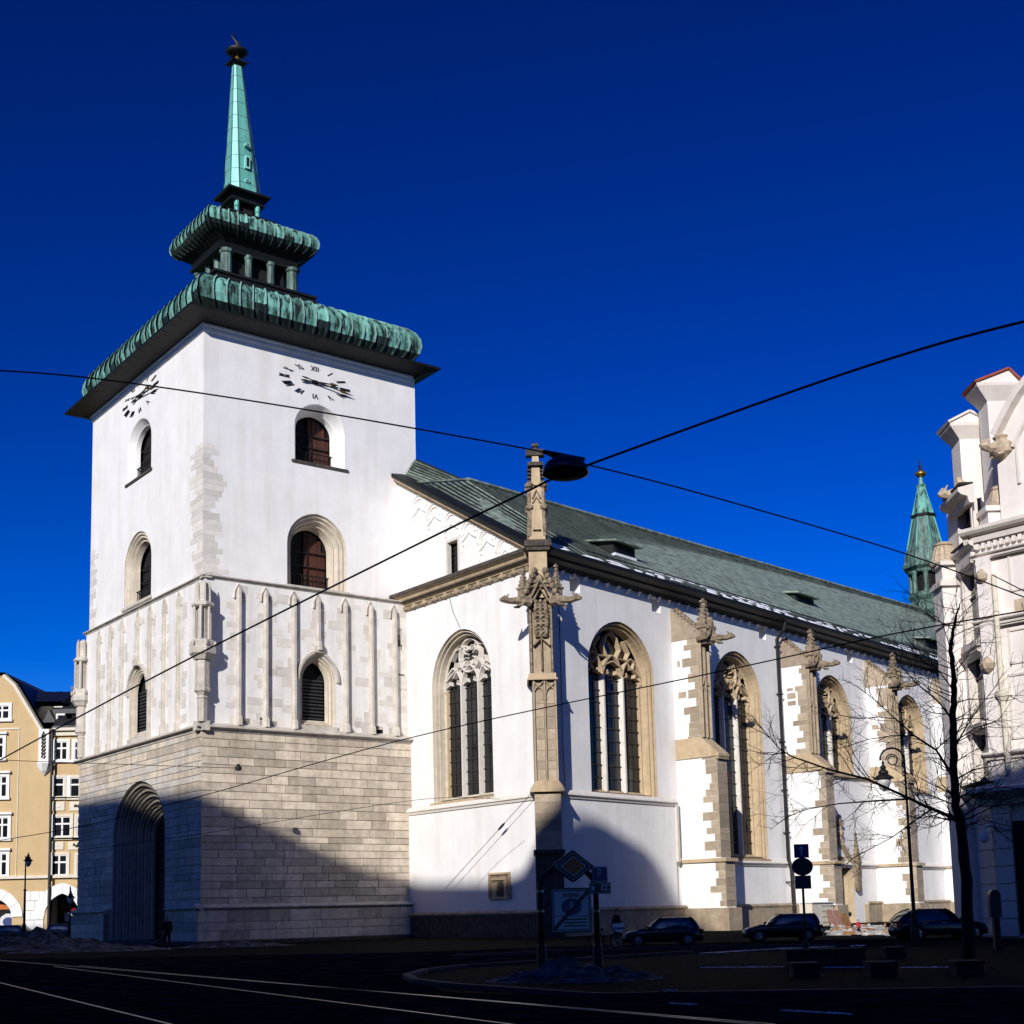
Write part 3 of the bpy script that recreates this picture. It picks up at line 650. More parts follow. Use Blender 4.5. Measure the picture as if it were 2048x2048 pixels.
# nave windows
def quatrefoil(b, fr, cu, cz, r, w, o0, o1):
    b.bar(fr, [(cu+r*math.cos(t*math.pi/12), cz+r*math.sin(t*math.pi/12)) for t in range(24)], w, o0, o1, True)
    for k in range(4):
        a = math.pi/4+k*math.pi/2
        b.bar(fr, [(cu+r*.98*math.cos(a), cz+r*.98*math.sin(a)), (cu+r*.45*math.cos(a), cz+r*.45*math.sin(a))], w*.8, o0, o1)
        b.bar(fr, [(cu+r*.5*math.cos(a)+r*.25*math.cos(a+1.2*s), cz+r*.5*math.sin(a)+r*.25*math.sin(a+1.2*s)) for s in (-2, -1, 0, 1, 2)], w*.7, o0, o1)
RNG = [(-.1, 0.01, 0), (0, .03, 0), (.04, .34, .05), (.09, .38, .07), (.12, .14, .08), (.19, .15, .1), (.21, .6, .15), (.27, .63, .18), (.30, .36, .2), (.37, .38, .22), (.39, .82, .3), (.45, .86, .34), (.5, .95, .42)]
panes_me = {}
for k, (fr, uc, w, z0, zs, za, nl, rows) in NW_.items():
    nw = arch_rings(fr, uc, w, z0, zs, za, RNG, 12).build('nave_window', 'pale_stone' if k == 1 else 'window_stone', church)
    wi = w-.5; zb = z0+.42; zt = za-.53; D = .95
    b = MB(); b.prism(fr, arch(uc, wi+.65, zb-.5, zs, zt+.8), -D-.45, -D-.25); b.build('glass', 'glass', nw)
    lw = 2*wi/nl; mw = .26
    for q in range(1, nl):
        u = uc-wi+q*lw; b = MB(); b.loft([[fr.P(u-mw/2, z, -D-.2), fr.P(u-mw*.3, z, -D+.22), fr.P(u+mw*.3, z, -D+.22), fr.P(u+mw/2, z, -D-.2)] for z in (zb-.1, zs-.1)], False); b.build('mullion', 'patch_stone', nw)
    b = MB()
    for q in (0, 1):
        u = uc-wi if q == 0 else uc+wi; b.loft([[fr.P(u-.14, z, -D-.2), fr.P(u-.1, z, -D+.06), fr.P(u+.1, z, -D+.06), fr.P(u+.14, z, -D-.2)] for z in (zb-.1, zs+.2)], False)
    build_each(b, 'jamb_shaft', 'window_stone', nw)
    ztop = zs-.35; rh = (ztop-zb)/rows
    for q in range(nl):
        a = uc-wi+q*lw+mw/2-.02; c = a+lw-mw+.04
        for r in range(rows): piece('pane', fr, a, c, zb+r*rh+.04, zb+(r+1)*rh-.04, -D-.24, -D-.17+rnd.uniform(-.01, .01), 'glass', nw)
    b = MB()
    for r in range(rows+1):
        for q in range(nl):
            a = uc-wi+q*lw+.05; b.box(fr, a, a+lw-.1, zb+r*rh-.035, zb+r*rh+.035, -D-.22, -D-.08)
    build_each(b, 'saddle_bar', 'lead', nw)
    b = MB()
    for q in range(nl):
        for f_ in (.36, .64): a = uc-wi+(q+f_)*lw; b.box(fr, a-.02, a+.02, zb, ztop+.3, -D-.2, -D-.12)
    build_each(b, 'glazing_bar', 'lead', nw)
    # tracery
    t = MB(); t.k = .74; o0, o1 = -D-.2, -D+.2
    for q in range(nl):
        c = uc-wi+(q+.5)*lw; A = arch(c, lw/2, zs-.45, zs-.3, zs+.62*lw, 7); t.bar(fr, A, .22, o0, o1)
        for s in (-1, 1):
            t.bar(fr, [(c+s*lw*.48, zs-.15), (c+s*lw*.2, zs+.05), (c+s*lw*.25, zs+.3)], .13, o0, o1-.05)
    ccz = zs+(zt-zs)*.60; r = wi*.40
    if k != 2:
        quatrefoil(t, fr, uc, ccz, r, .2, o0, o1)
        for s in (-1, 1):
            t.bar(fr, [(uc+s*wi*.98, zs+.3), (uc+s*wi*.72, zs+.75), (uc+s*wi*.42, ccz-r*.55)], .2, o0, o1)
            t.bar(fr, [(uc+s*wi*.74, ccz-.1), (uc+s*wi*.55, ccz+.55), (uc+s*wi*.3, zt-.55)], .16, o0, o1)
            t.bar(fr, [(uc+s*lw, zs+.5), (uc+s*wi*.5, zs+1.0), (uc+s*wi*.36, ccz-r*.2)], .17, o0, o1)
            t.bar(fr, [(uc+s*wi*.86, zs+.9), (uc+s*wi*.62, zs+1.25), (uc+s*wi*.58, zs+1.65)], .13, o0, o1-.04)
    else:
        for s in (-1, 1):
            t.bar(fr, [(uc+s*wi*.33, zs+.45), (uc+s*wi*.16, zs+1.2), (uc+s*wi*.3, zs+1.9), (uc+s*wi*.18, zt-.5), (uc, zt-.1)], .24, o0, o1)
            t.bar(fr, [(uc+s*wi*.66, zs+.6), (uc+s*wi*.5, zs+1.2), (uc+s*wi*.62, zs+1.8), (uc+s*wi*.42, zt-.6)], .22, o0, o1)
            t.bar(fr, [(uc+s*wi*.95, zs+.2), (uc+s*wi*.74, zs+.7), (uc+s*wi*.8, zs+1.3)], .2, o0, o1)
            t.bar(fr, [(uc+s*wi*.33, zs+.5), (uc+s*wi*.02, zs+.95)], .18, o0, o1)
            t.bar(fr, [(uc+s*wi*.16, zs+1.2), (uc+s*wi*.36, zs+1.25), (uc+s*wi*.5, zs+1.2)], .15, o0, o1)
    t.build('tracery', 'patch_stone' if k == 1 else 'window_stone', nw)
    b = MB(); b.prism(fr, [(uc-w-.1, z0+.02), (uc+w+.1, z0+.02), (uc+w+.1, z0-.22), (uc-w-.1, z0-.22)], -.02, .3 if z0 > 6 else .2); b.build('sill', 'window_stone', nw)
# string over the side portal
b = MB(); moulding(b, fN, 33.6, 45.8, 12.8, .25, .3); b.build('string_course', 'window_stone', church)
# --- carved things: crockets, finials, gargoyles
def knob(b, p, s): b.lathe((p.x, p.y, p.z-s), [(.05*s, 0), (.8*s, .5*s), (s, 1.1*s), (.5*s, 1.7*s), (.05*s, 2*s)], 5)
def pinnacle(b, p, w, h):
    f = turned(p, fN.d, fN.n); z = p.z
    b.box(f, -w, w, z, z+h*.36, -w, w)
    for s in range(4): pass
    b.box(f, -w*1.25, w*1.25, z+h*.34, z+h*.39, -w*1.25, w*1.25)
    b.loft([[f.P(-w*k, z+t*h, w*k), f.P(w*k, z+t*h, w*k), f.P(w*k, z+t*h, -w*k), f.P(-w*k, z+t*h, -w*k)] for t, k in ((.39, .9), (.62, .5), (.86, .16))], True, True, True)
    for t, k in ((.46, .8), (.56, .62), (.66, .48), (.76, .34)):
        for du, do in ((1, 1), (1, -1), (-1, 1), (-1, -1)): knob(b, f.P(du*w*k, z+t*h, do*w*k), w*.24)
    knob(b, f.P(0, z+.84*h), w*.6); b.box(f, -w*.16, w*.16, z+.88*h, z+h, -w*.16, w*.16); b.box(f, -w*.55, w*.55, z+.91*h, z+.955*h, -w*.3, w*.3)
def gargoyle(b, p, d, ln):
    d = d.normalized(); b.tube([p, p+d*ln*.35+Z*.05, p+d*ln*.7-Z*.02, p+d*ln*.86+Z*.1, p+d*ln], [.34, .28, .2, .26, .1], 7)
    s = d.cross(Z)
    for k in (-1, 1): b.tube([p+d*ln*.2+s*.2*k, p+d*ln*.35+s*.32*k-Z*.3, p+d*ln*.5+s*.25*k-Z*.35], [.12, .1, .07], 5); b.tube([p+d*ln*.82+s*.12*k+Z*.15, p+d*ln*.74+s*.25*k+Z*.4], [.09, .03], 4)
# --- wall buttresses of the side
def buttress(u0, wd, cut_top=0):
    root = MB(); fr = fN
    root.box(fr, u0, u0+wd, 0, 5.0, -.1, 3.8); root.box(fr, u0, u0+wd, 5.0, 12.6, -.1, 3.5); root.box(fr, u0, u0+wd, 12.6, 21.5, -.1, 2.3)
    rt = root.build('buttress', 'plaster', church)
    b = MB(); b.box(fr, u0-.25, u0+wd+.25, 0, 1.62, -.1, 4.1); moul = b.build('buttress_plinth', 'sandstone', rt)
    b = MB(); b.box(fr, u0-.18, u0+wd+.18, 4.9, 5.15, -.1, 4.02)
    b.prism(turned(fr.P(u0-.05, 0), fr.n, -fr.d), [(0, 12.5), (3.75, 12.5), (3.75, 12.7), (2.25, 14.0), (0, 14.0)], -wd-.1, .06)
    build_each(b, 'buttress_offset', 'window_stone', rt)
    side = turned(fr.P(u0, 0), fr.n, -fr.d); front = lambda o: fr.shift(u0, o)
    z = 1.72
    while z < 21.2:                                                     # stone facing of the front and quoins returning on the side
        h = rnd.uniform(.42, .68); o = 3.8 if z < 4.9 else 3.5 if z < 12.5 else 2.3
        if 4.2 < z < 5.15: h = max(.3, 4.88-z) if z < 4.8 else .35
        if not (4.85 < z < 5.15):
            if z < 12.4: piece('quoin_stone', front(o), .0, wd+.02, z, z+h-.02, -.1, .025, 'sandstone_block', rt)
            k = rnd.random(); l = rnd.uniform(.35, .8) if k < .5 else rnd.uniform(.9, 1.5)
            piece('quoin_stone', side, o-l, o+.02, z, z+h-.02, -.05, .014, 'sandstone_block', rt)
            if k > .9 and o < 3: piece('quoin_stone', side, .4, o-l-.2, z+.1, z+h-.1, -.05, .012, 'sandstone_block', rt)
        z += h
    # blind tracery on the upper front
    f = front(2.3); t = MB()
    t.box(f, -.02, wd+.02, 12.7, 21.4, -.1, .03)
    for u in (.08, wd/2, wd-.08): t.bar(f, [(u, 14), (u, 21.3)], .13, 0, .2)
    for c in (wd*.29, wd*.71): t.bar(f, arch(c, wd*.2, 16.6, 17.0, 17.7, 5), .1, 0, .15); t.bar(f, arch(c, wd*.2, 19.6, 20.3, 21.1, 5), .1, 0, .15)
    t.bar(f, [(wd*.2, 17.9), (wd*.5, 18.6), (wd*.8, 17.9)], .14, 0, .18)
    t.build('blind_tracery', 'sandstone', rt)
    g = front(3.5); t = MB(); t.box(g, -.06, wd+.06, 12.3, 12.55, -.1, .2); t.build('coping', 'sandstone', rt)
    # gabled head
    b = MB(); b.prism(side, [(0, 23.9), (0, 21.4), (2.55, 21.4), (2.55, 21.75)], -wd-.1, .05); b.build('buttress_head', 'sandstone_block', rt)
    b = MB()
    for k in range(8): t_ = (k+.5)/8; knob(b, fr.P(u0+wd/2, 23.95-2.1*t_, 2.3*t_), .3); knob(b, fr.P(u0+.1, 23.9-2.1*t_, 2.3*t_), .2)
    build_each(b, 'crocket', 'carved_stone', rt)
    b = MB(); pinnacle(b, fr.P(u0+wd/2, 20.9, 2.5), .5, 3.5); 
    f = front(2.35); b.bar(f, [(-.3, 21.2), (wd*.25, 21.6), (wd*.5, 22.8), (wd*.75, 21.6), (wd+.3, 21.2)], .26, 0, .9)
    for q in range(5): knob(b, f.P(-.2+q*(wd+.4)/4, 21.5+1.2*(1-abs(q-2)/2), .7), .22)
    b.build('pinnacle', 'carved_stone', rt)
    b = MB(); gargoyle(b, fr.P(u0+wd*.6, 21.3, 2.75), fr.n*.95+fr.d*.3, 2.0); b.build('gargoyle', 'carved_stone', rt)
for u in (15.2, 31.2, 46.3, 60.9): buttress(u, 1.25)
# --- corner buttress, set diagonally and richly carved
fB = turned((NC.x, NC.y-1.3, 0), Vector((1, 0, 0)), Vector((0, -1, 0)))
def rb(cf, x0, y0, x1, y1): return rect(fB, cf, x0, y0, x1, y1)
a = rb(c5, 932, 1110, 1110, 1500); zb1 = a[3]
b = MB(); b.box(fB, a[0], a[1], 0, a[3], -2.5, 0.05); core = b.build('corner_buttress', 'sandstone', church)
b = MB(); b.box(fB, a[0]-.05, a[1]+.05, 0, rb(c5, 0, 1515, 10, 1515)[2], -2.5, .35); b.box(fB, a[0]-.15, a[1]+.15, rb(c5, 0, 1515, 1, 1515)[2]-.15, rb(c5, 0, 1515, 1, 1515)[2]+.1, -2.5, .5); b.build('buttress_plinth', 'dark_stone', core)
z = 5.4
while z < zb1-.2:
    h = min(rnd.uniform(.4, .75), zb1-.05-z); piece('buttress_stone', fB, a[0]-.01, a[1]+.01, z, z+h-.02, -.5, .08, 'sandstone_block', core); z += h
m1 = rb(c5, 902, 1062, 1124, 1105); b = MB(); b.prism(fB, [(m1[0], m1[2]), (m1[1], m1[2]), (m1[1], m1[2]+.2), (m1[1]-.35, m1[3]+.2), (m1[0]+.35, m1[3]+.2), (m1[0], m1[2]+.2)], -2.5, .4)
m2 = rb(c5, 893, 345, 1070, 385); b.box(fB, m2[0], m2[1], m2[2], m2[3], -2.3, .12); b.box(fB, m2[0]-.1, m2[1]+.1, m2[2], m2[2]+.12, -2.3, .25); build_each(b, 'buttress_offset', 'window_stone', core)
p1 = rb(c5, 915, 385, 1092, 1062); b = MB(); b.box(fB, p1[0], p1[1], m1[2], m2[2], -2.4, -.15); b.build('buttress_shaft', 'sandstone', core)
z = m1[3]+.1; 
while z < p1[3]-.3:
    h = min(rnd.uniform(.5, .95), p1[3]-z); piece('buttress_stone', fB, p1[0]+.12, (p1[0]+p1[1])/2-.05, z, z+h-.02, -.4, -.10, 'sandstone_block', core); piece('buttress_stone', fB, (p1[0]+p1[1])/2+.05, p1[1]-.12, z, z+h-.02, -.4, -.10, 'sandstone_block', core); z += h
b = MB(); mid = (p1[0]+p1[1])/2; hw = (p1[1]-p1[0])/2
for u in (p1[0]+.09, mid, p1[1]-.09): b.bar(fB, [(u, p1[2]), (u, p1[3])], .18, -.2, .1)
for c in (mid-hw*.5, mid+hw*.5): b.bar(fB, arch(c, hw*.42, p1[3]-1.3, p1[3]-1.0, p1[3]-.45, 6), .12, -.15, .08); b.bar(fB, [(c-hw*.4, p1[3]-.1), (c, p1[3]-.5), (c+hw*.4, p1[3]-.1)], .12, -.15, .08)
b.build('blind_tracery', 'sandstone', core)
p2 = rb(c4, 892, 1060, 1058, 1500); b = MB(); b.box(fB, p2[0], p2[1], m2[3]-.1, p2[3]+.5, -2.3, -.2); b.build('buttress_shaft', 'sandstone', core)
mid = (p2[0]+p2[1])/2; hw = (p2[1]-p2[0])/2; zc0, zc1 = rb(c4, 0, 1085, 1, 1290)[2:]
b = MB()
for u in (p2[0]+.1, p2[1]-.1): b.bar(fB, [(u, p2[2]), (u, p2[3]+.3)], .2, -.25, 0.05)
b.bar(fB, [(mid, p2[2]+.2), (mid, zc0)], .12, -.25, .1)
for k in range(9):
    z = zc0+(zc1-zc0)*k/8; wd = hw*(.62-.03*abs(k-4)); b.box(fB, mid-wd, mid+wd, z, z+.13, -.25, .1+.12*(k % 2))
    for q in range(3): knob(b, fB.P(mid+(q-1)*wd*.8, z+.2, .1), .17)
b.bar(fB, [(mid-hw*.7, zc0-.6), (mid, zc0-.1), (mid+hw*.7, zc0-.6)], .16, -.2, .15); b.build('carved_panel', 'carved_stone', core)
g = rb(c4, 848, 855, 1085, 1060); mid = (g[0]+g[1])/2; hw = (g[1]-g[0])/2; b = MB()
b.bar(fB, [(g[0], g[2]+.2), (mid-hw*.5, g[2]+.6), (mid, g[2]+1.7), (mid+hw*.5, g[2]+.6), (g[1], g[2]+.2)], .3, -.5, .35)
b.bar(fB, [(g[0]+.3, g[2]), (mid-hw*.4, g[2]+.3), (mid, g[2]+1.1), (mid+hw*.4, g[2]+.3), (g[1]-.3, g[2])], .2, -.5, .25)
for s in (-1, 1):
    for q in range(6): knob(b, fB.P(mid+s*hw*(.95-.13*q), g[2]+.5+q*.35, .25), .26)
    pinnacle(b, fB.P(mid+s*hw*.92, g[2]+.2, -.2), .28, 2.6)
b.box(fB, mid-hw*.5, mid+hw*.5, g[2]+1.2, g[3]-.5, -.6, .1); knob(b, fB.P(mid, g[3]-.5, .1), .35); b.box(fB, mid-hw*.62, mid+hw*.62, g[3]-.75, g[3]-.55, -.5, .2)
b.build('carved_gable', 'carved_stone', core)
for s in (-1, 1):
    b = MB(); gargoyle(b, fB.P(mid+s*hw*.55, g[2]+.15, .3), Vector((s, -.35, 0)), 2.1); b.build('gargoyle', 'carved_stone', core)
k_ = rb(c4, 892, 690, 1014, 880); b = MB(); b.box(fB, k_[0], k_[1], g[2], k_[3], -1.8, -.2); b.build('buttress_block', 'window_stone', core)
k_ = rb(c4, 865, 652, 1040, 690); b = MB(); b.box(fB, k_[0], k_[1], k_[2]+.1, k_[3], -1.9, .1); b.box(fB, k_[0]+.1, k_[1]-.1, k_[2]-.15, k_[2]+.1, -1.9, 0); b.box(fB, k_[0]+.05, k_[1]-.05, k_[3], k_[3]+.1, -1.9, .05); b.build('capital', 'dark_stone', core)
s0 = rb(c4, 888, 300, 1003, 640); mid = (s0[0]+s0[1])/2; hw = (s0[1]-s0[0])/2
b = MB(); b.loft([[fB.P(mid-hw*k, z, 0), fB.P(mid+hw*k, z, 0), fB.P(mid+hw*k, z, -2*hw), fB.P(mid-hw*k, z, -2*hw)] for z, k in ((s0[2], .98), (s0[3], .62))], True, True, True)
zz = lambda y: rb(c4, 0, y, 1, y)[2]
pin = b.build('corner_pinnacle', 'window_stone', core)
b = MB()
for s in (-1, 1):
    for o in (-.1, -2*hw+.1):
        b.tube([fB.P(mid+s*hw*.92, zz(640), o), fB.P(mid+s*hw*.84, zz(480), o)], .17, 6); b.tube([fB.P(mid+s*hw*.84, zz(460), o), fB.P(mid+s*hw*.8, zz(330), o)], .15, 6)
        for y in (455, 312): b.lathe(fB.P(mid+s*hw*.84, zz(y)-.1, o), [(.16, -.1), (.3, 0), (.3, .2), (.1, .35)], 6)
b.bar(fB, [(mid-hw*.5, zz(430)), (mid, zz(390)), (mid+hw*.5, zz(430))], .16, -.1, .1); b.bar(fB, [(mid-hw*.5, zz(400)), (mid, zz(345)), (mid+hw*.5, zz(400))], .16, -.1, .12)
for k in range(5): b.box(fB, mid-hw*.5, mid+hw*.5, zz(640)+.3+k*.02, zz(600), -.05, .04)
b.build('pinnacle_shaft', 'carved_stone', pin)
b = MB(); h2 = hw*.58
b.loft([[fB.P(mid-h2*k, z, -hw+h2*k), fB.P(mid+h2*k, z, -hw+h2*k), fB.P(mid+h2*k, z, -hw-h2*k), fB.P(mid-h2*k, z, -hw-h2*k)] for z, k in ((zz(305), 1), (zz(170), .8), (zz(95), .6))], True, True, True)
b.build('pinnacle_spirelet', 'window_stone', pin)
b = MB(); b.box(fB, mid-hw*.95, mid+hw*.95, zz(182), zz(160), -hw-.5, -hw+.5); b.box(fB, mid-hw*1.15, mid+hw*1.15, zz(112), zz(72), -hw-.3, -hw+.3); b.box(fB, mid-hw*.42, mid+hw*.42, zz(52), zz(33), -hw-.25, -hw+.25); b.box(fB, mid-.14, mid+.14, zz(80), zz(45), -hw-.14, -hw+.14)
for k in range(4):
    for s in (-1, 1): b.box(fB, mid+s*hw*.75-.16, mid+s*hw*.75+.16, zz(208+k*24), zz(198+k*24), -hw-.2, -hw+.2)
b.build('pinnacle_finial', 'dark_stone', pin)
# --- cornices
b = MB()
prof = [(0, 24.75), (.18, 24.75), (.28, 25.0), (.5, 25.1), (.62, 25.35), (.8, 25.45), (.8, 25.62), (0, 25.95)]
b.loft([[fW.P(u, z, o) for o, z in prof] for u in (-1.6, UW-.6)], True, True, True); b.build('west_cornice', 'window_stone', church)
b = MB(); b.box(fW, -1.6, UW-.6, 25.44, 25.7, .3, .9); b.box(fW, -1.5, UW-.6, 24.98, 25.06, .2, .52); build_each(b, 'cornice_band', 'dark_stone', church)
b = MB(); b.box(fW, -1.3, UW-1, 24.35, 24.74, -.05, .1); wf = b.build('west_frieze', 'carved_stone', church)
for k in range(11):
    u = -.4+k*1.32; b = MB(); knob(b, fW.P(u, 24.55, .15), .24); b.box(fW, u-.4, u-.1, 24.45, 24.62, 0, .2); b.box(fW, u+.1, u+.4, 24.45, 24.62, 0, .2); b.build('frieze_rosette', 'gold' if k % 3 == 5 else 'sandstone', wf)
b = MB()
prof = [(0, 24.55), (.2, 24.55), (.35, 24.8), (.75, 24.95), (.8, 25.1), (1.05, 25.1), (1.3, 25.25), (1.35, 25.5), (1.25, 25.55), (1.1, 25.35), (0, 25.7)]
b.loft([[fN.P(u, z, o) for o, z in prof] for u in (-.2, UE)], True, True, True); b.build('gutter', 'iron', church)
for k in range(56):
    u = .9+k*1.25; b = MB(); b.hexa([fN.P(u, 24.25, .12), fN.P(u+.26, 24.25, .12), fN.P(u+.26, 24.25, -.02), fN.P(u, 24.25, -.02), fN.P(u, 24.5, .3), fN.P(u+.26, 24.5, .3), fN.P(u+.26, 24.5, -.02), fN.P(u, 24.5, -.02)]); b.build('dentil', 'plaster', north)
# --- roof of standing-seam copper
roofB = MB()
def eave(t): return fN.P(t, 25.55, 1.0)
def ridge(t): return fN.P(t, zr(t), -14.0)
V0 = fW.P(1.0, 33.9, .35); E0 = fW.P(14.6, 26.0, .35); R0 = ridge(8.15); T1 = 5.0
def strip(t):
    """bottom and top of the seam at parameter t: the first few metres run up to the hip, the rest to the ridge"""
    if t < T1: k = t/T1; return E0.lerp(eave(T1), k), V0.lerp(R0, k)
    k = (t-T1)/(UE-T1); return eave(T1+k*(UE-T1)), ridge(8.15+k*(UE-8.15))
roofB.add([strip(T1)[0]-Z*.1, strip(UE)[0]-Z*.1, strip(UE)[1]-Z*.1, strip(T1)[1]-Z*.1, E0-Z*.1, V0-Z*.1], [(0, 1, 2, 3), (4, 0, 3, 5)])
far = fN.P(0, 0, -34)
back0, back1 = fN.P(8.15, 24, -32), fN.P(UE, 24, -32)
roofB.add([R0-Z*.1, ridge(UE)-Z*.1, back1, back0], [(0, 1, 2, 3)])
roofB.add([V0-Z*.1-fW.n*1.5, R0-Z*.1, R0+fW.d*-12-Z*3, V0+fW.d*-9-Z*.3-fW.n*1.5], [(0, 1, 2, 3)])
roof = roofB.build('nave_roof', 'roof_copper', church)
b = MB(); b.add([fN.P(UE, 0, -32), fN.P(UE, 0, 0), fN.P(UE, 25.6, 0), ridge(UE), fN.P(UE, 24, -32)], [(0, 1, 2, 3, 4)]); b.add([fN.P(UE, 0, -32), fN.P(UE, 24, -32), back0, fN.P(8.15, 0, -32)], [(0, 1, 2, 3)]); b.build('nave_far_wall', 'plaster', church)
NS = 132
ts = [T1*k/9 for k in range(9)]+[T1+(UE-T1)*((k/(NS-9))) for k in range(NS-8)]
for k in range(NS):
    a0, a1 = strip(ts[k]); c0, c1 = strip(ts[k+1]); b = MB()
    nn = (c0-a0).cross(a1-a0).normalized()
    if nn.z < 0: nn = -nn
    e = (c0-a0); w_ = .24/e.length
    p = lambda A, B, f, h: A.lerp(B, f)+nn*h
    b.loft([[p(a0, c0, 0, .07), p(a0, c0, w_, .07), p(a0, c0, w_*1.2, .03), p(a0, c0, .55, .0), c0+nn*.03], [p(a1, c1, 0, .07), p(a1, c1, w_, .07), p(a1, c1, w_*1.2, .03), p(a1, c1, .55, .0), c1+nn*.03]], False)
    ob = b.build('roof_panel', 'roof_copper', roof); ob.data.materials.append(M['roof_seam'])
    for i in (0, 1): ob.data.polygons[i].material_index = 1
b = MB(); b.tube([R0+Z*.1, ridge(UE)+Z*.1], .2, 6); b.tube([V0.lerp(R0, .12)+Z*.1, R0+Z*.1], .14, 6); build_each(b, 'ridge_roll', 'roof_copper', church)
# hip facet towards the tower, with upright seams
H1 = fW.P(-1.0, 36.1, -1.0)
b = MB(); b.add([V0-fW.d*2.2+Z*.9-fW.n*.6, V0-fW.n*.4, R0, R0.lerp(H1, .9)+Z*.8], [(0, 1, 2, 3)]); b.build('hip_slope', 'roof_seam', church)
hp = [V0-fW.d*2.2+Z*.9-fW.n*.6, V0-fW.n*.4, R0, R0.lerp(H1, .9)+Z*.8]
for k in range(3, 10):
    t = k/10; b = MB(); b.tube([hp[1].lerp(hp[2], t)-fW.d*0+fW.n*.1, hp[0].lerp(hp[3], t)+fW.n*.1], .07, 4); b.build('roof_seam', 'roof_copper', roof)
# verge with its moulded edge
b = MB(); vd = (E0-V0).normalized(); vn = vd.cross(fW.n).normalized(); vn = vn if vn.z > 0 else -vn
A_v, B_v = V0-vd*2.6, E0+vd*.3
b.loft([[q+vn*h+fW.n*o for o, h in ((-1.0, -.1), (.25, -.1), (.3, .15), (-1.0, .3))] for q in (A_v, B_v)], True, True, True); b.build('verge_flashing', 'dark_copper', church)
b = MB(); b.loft([[q+vn*h+fW.n*o for o, h in ((-.4, -.5), (-.2, -.5), (-.1, -.35), (.1, -.28), (.12, -.11), (-.4, -.11))] for q in (A_v, B_v)], True, True, True); b.build('verge_moulding', 'window_stone', church)
# blind tracery under the verge
for x, y in ((190, 440), (288, 495), (398, 545), (512, 600), (628, 655), (745, 712)):
    cu, cz0 = fW.uz(*c4(x, y)); b = MB()
    for r in (1.0, .7): b.bar(fW, [(cu-r*math.cos(t*math.pi/8)*.95, cz0+r*math.sin(t*math.pi/8)*1.05) for t in range(9)], .11, -.01, .09)
    b.bar(fW, [(cu-.95, cz0-1.2), (cu-.9, cz0-.5), (cu-.4, cz0-.25), (cu, cz0+.05), (cu+.4, cz0-.25), (cu+.9, cz0-.5), (cu+.95, cz0-1.0)], .11, -.01, .09)
    knob(b, fW.P(cu-.7, cz0-.75, .04), .1); knob(b, fW.P(cu+.7, cz0-.4, .04), .1); b.build('gable_tracery', 'plaster_old', west)
# roof hatches
def dormer(x, y, w, h):
    r = ray(x, y); A, B_, C_ = eave(20), eave(60), ridge(40); n = (B_-A).cross(C_-A); p = CP+r*((A-CP).dot(n)/r.dot(n))
    f = turned(p, fN.d, fN.n); z = p.z; s = (ridge(40).z-25.55)/15.0
    b = MB(); b.hexa([f.P(-w, z, 0), f.P(w, z, 0), f.P(w, z+.5*s, -1.2), f.P(-w, z+.5*s, -1.2), f.P(-w, z+h, 0), f.P(w, z+h, 0), f.P(w, z+h+.3, -h/s*1.2), f.P(-w, z+h+.3, -h/s*1.2)])
    rt = b.build('roof_dormer', 'roof_seam', church)
    b = MB(); b.hexa([f.P(-w-.4, z+h, .6), f.P(w+.4, z+h, .6), f.P(w+.6, z+h+.55, -h/s-1.6), f.P(-w-.6, z+h+.55, -h/s-1.6), f.P(-w-.4, z+h+.12, .6), f.P(w+.4, z+h+.12, .6), f.P(w+.6, z+h+.68, -h/s-1.6), f.P(-w-.6, z+h+.68, -h/s-1.6)]); b.build('dormer_roof', 'roof_copper', rt)
    for q in range(4): b = MB(); b.box(f, -w+.3, w-.3, z+.15+q*h*.2, z+.15+q*h*.2+.09, 0, .12); b.build('louvre', 'dark_copper', rt)
    b = MB(); b.box(f, -w, w, z-.1, z+.1, -.2, .15); b.build('dormer_sill', 'snow', rt)
dormer(*c4(1510, 755), 1.35, .85); dormer(*c6(770, 200), 1.7, 1.0); dormer(*c6(1450, 430), 1.8, 1.0)
# snow lying above the gutter, and the snow guard
b = MB(); rs = random.Random(3)
for row, (d0, w0, den) in enumerate(((.3, .26, .8), (.95, .15, .65), (1.7, .10, .4))):
    t = .3
    while t < 66:
        l = rs.uniform(.5, 2.6)
        if rs.random() < den:
            L = []
            for q in range(6):
                tt = t+l*q/5; A, B_ = strip(tt) if tt > T1 else strip(T1); A = A if tt > T1 else E0.lerp(eave(T1), tt/T1); dn = (B_-A).normalized(); wq = w0*rs.uniform(.5, 1.3)*(.25 if q in (0, 5) else 1); o = d0+rs.uniform(-.1, .1)
                up = Vector((0, 0, .04+.07*(q not in (0, 5))))
                L.append([A+dn*(o-wq)+Z*.08, A+dn*(o-wq*.4)+Z*.06+up*rs.uniform(.8, 1.3), A+dn*(o+wq*.5)+Z*.05+up*rs.uniform(.7, 1.2), A+dn*(o+wq)+Z*.05])
            b.loft(L, False)
        t += l+rs.uniform(.05, .7)
b.build('roof_snow', 'snow', church, smooth=True, stuff=True)
b = MB()
for dd in (1.1, 1.3): b.tube([strip(T1)[0]+(strip(T1)[1]-strip(T1)[0]).normalized()*dd+Z*.3, strip(70)[0]+(strip(70)[1]-strip(70)[0]).normalized()*dd+Z*.3], .035, 5)
build_each(b, 'snow_guard', 'lead', church)
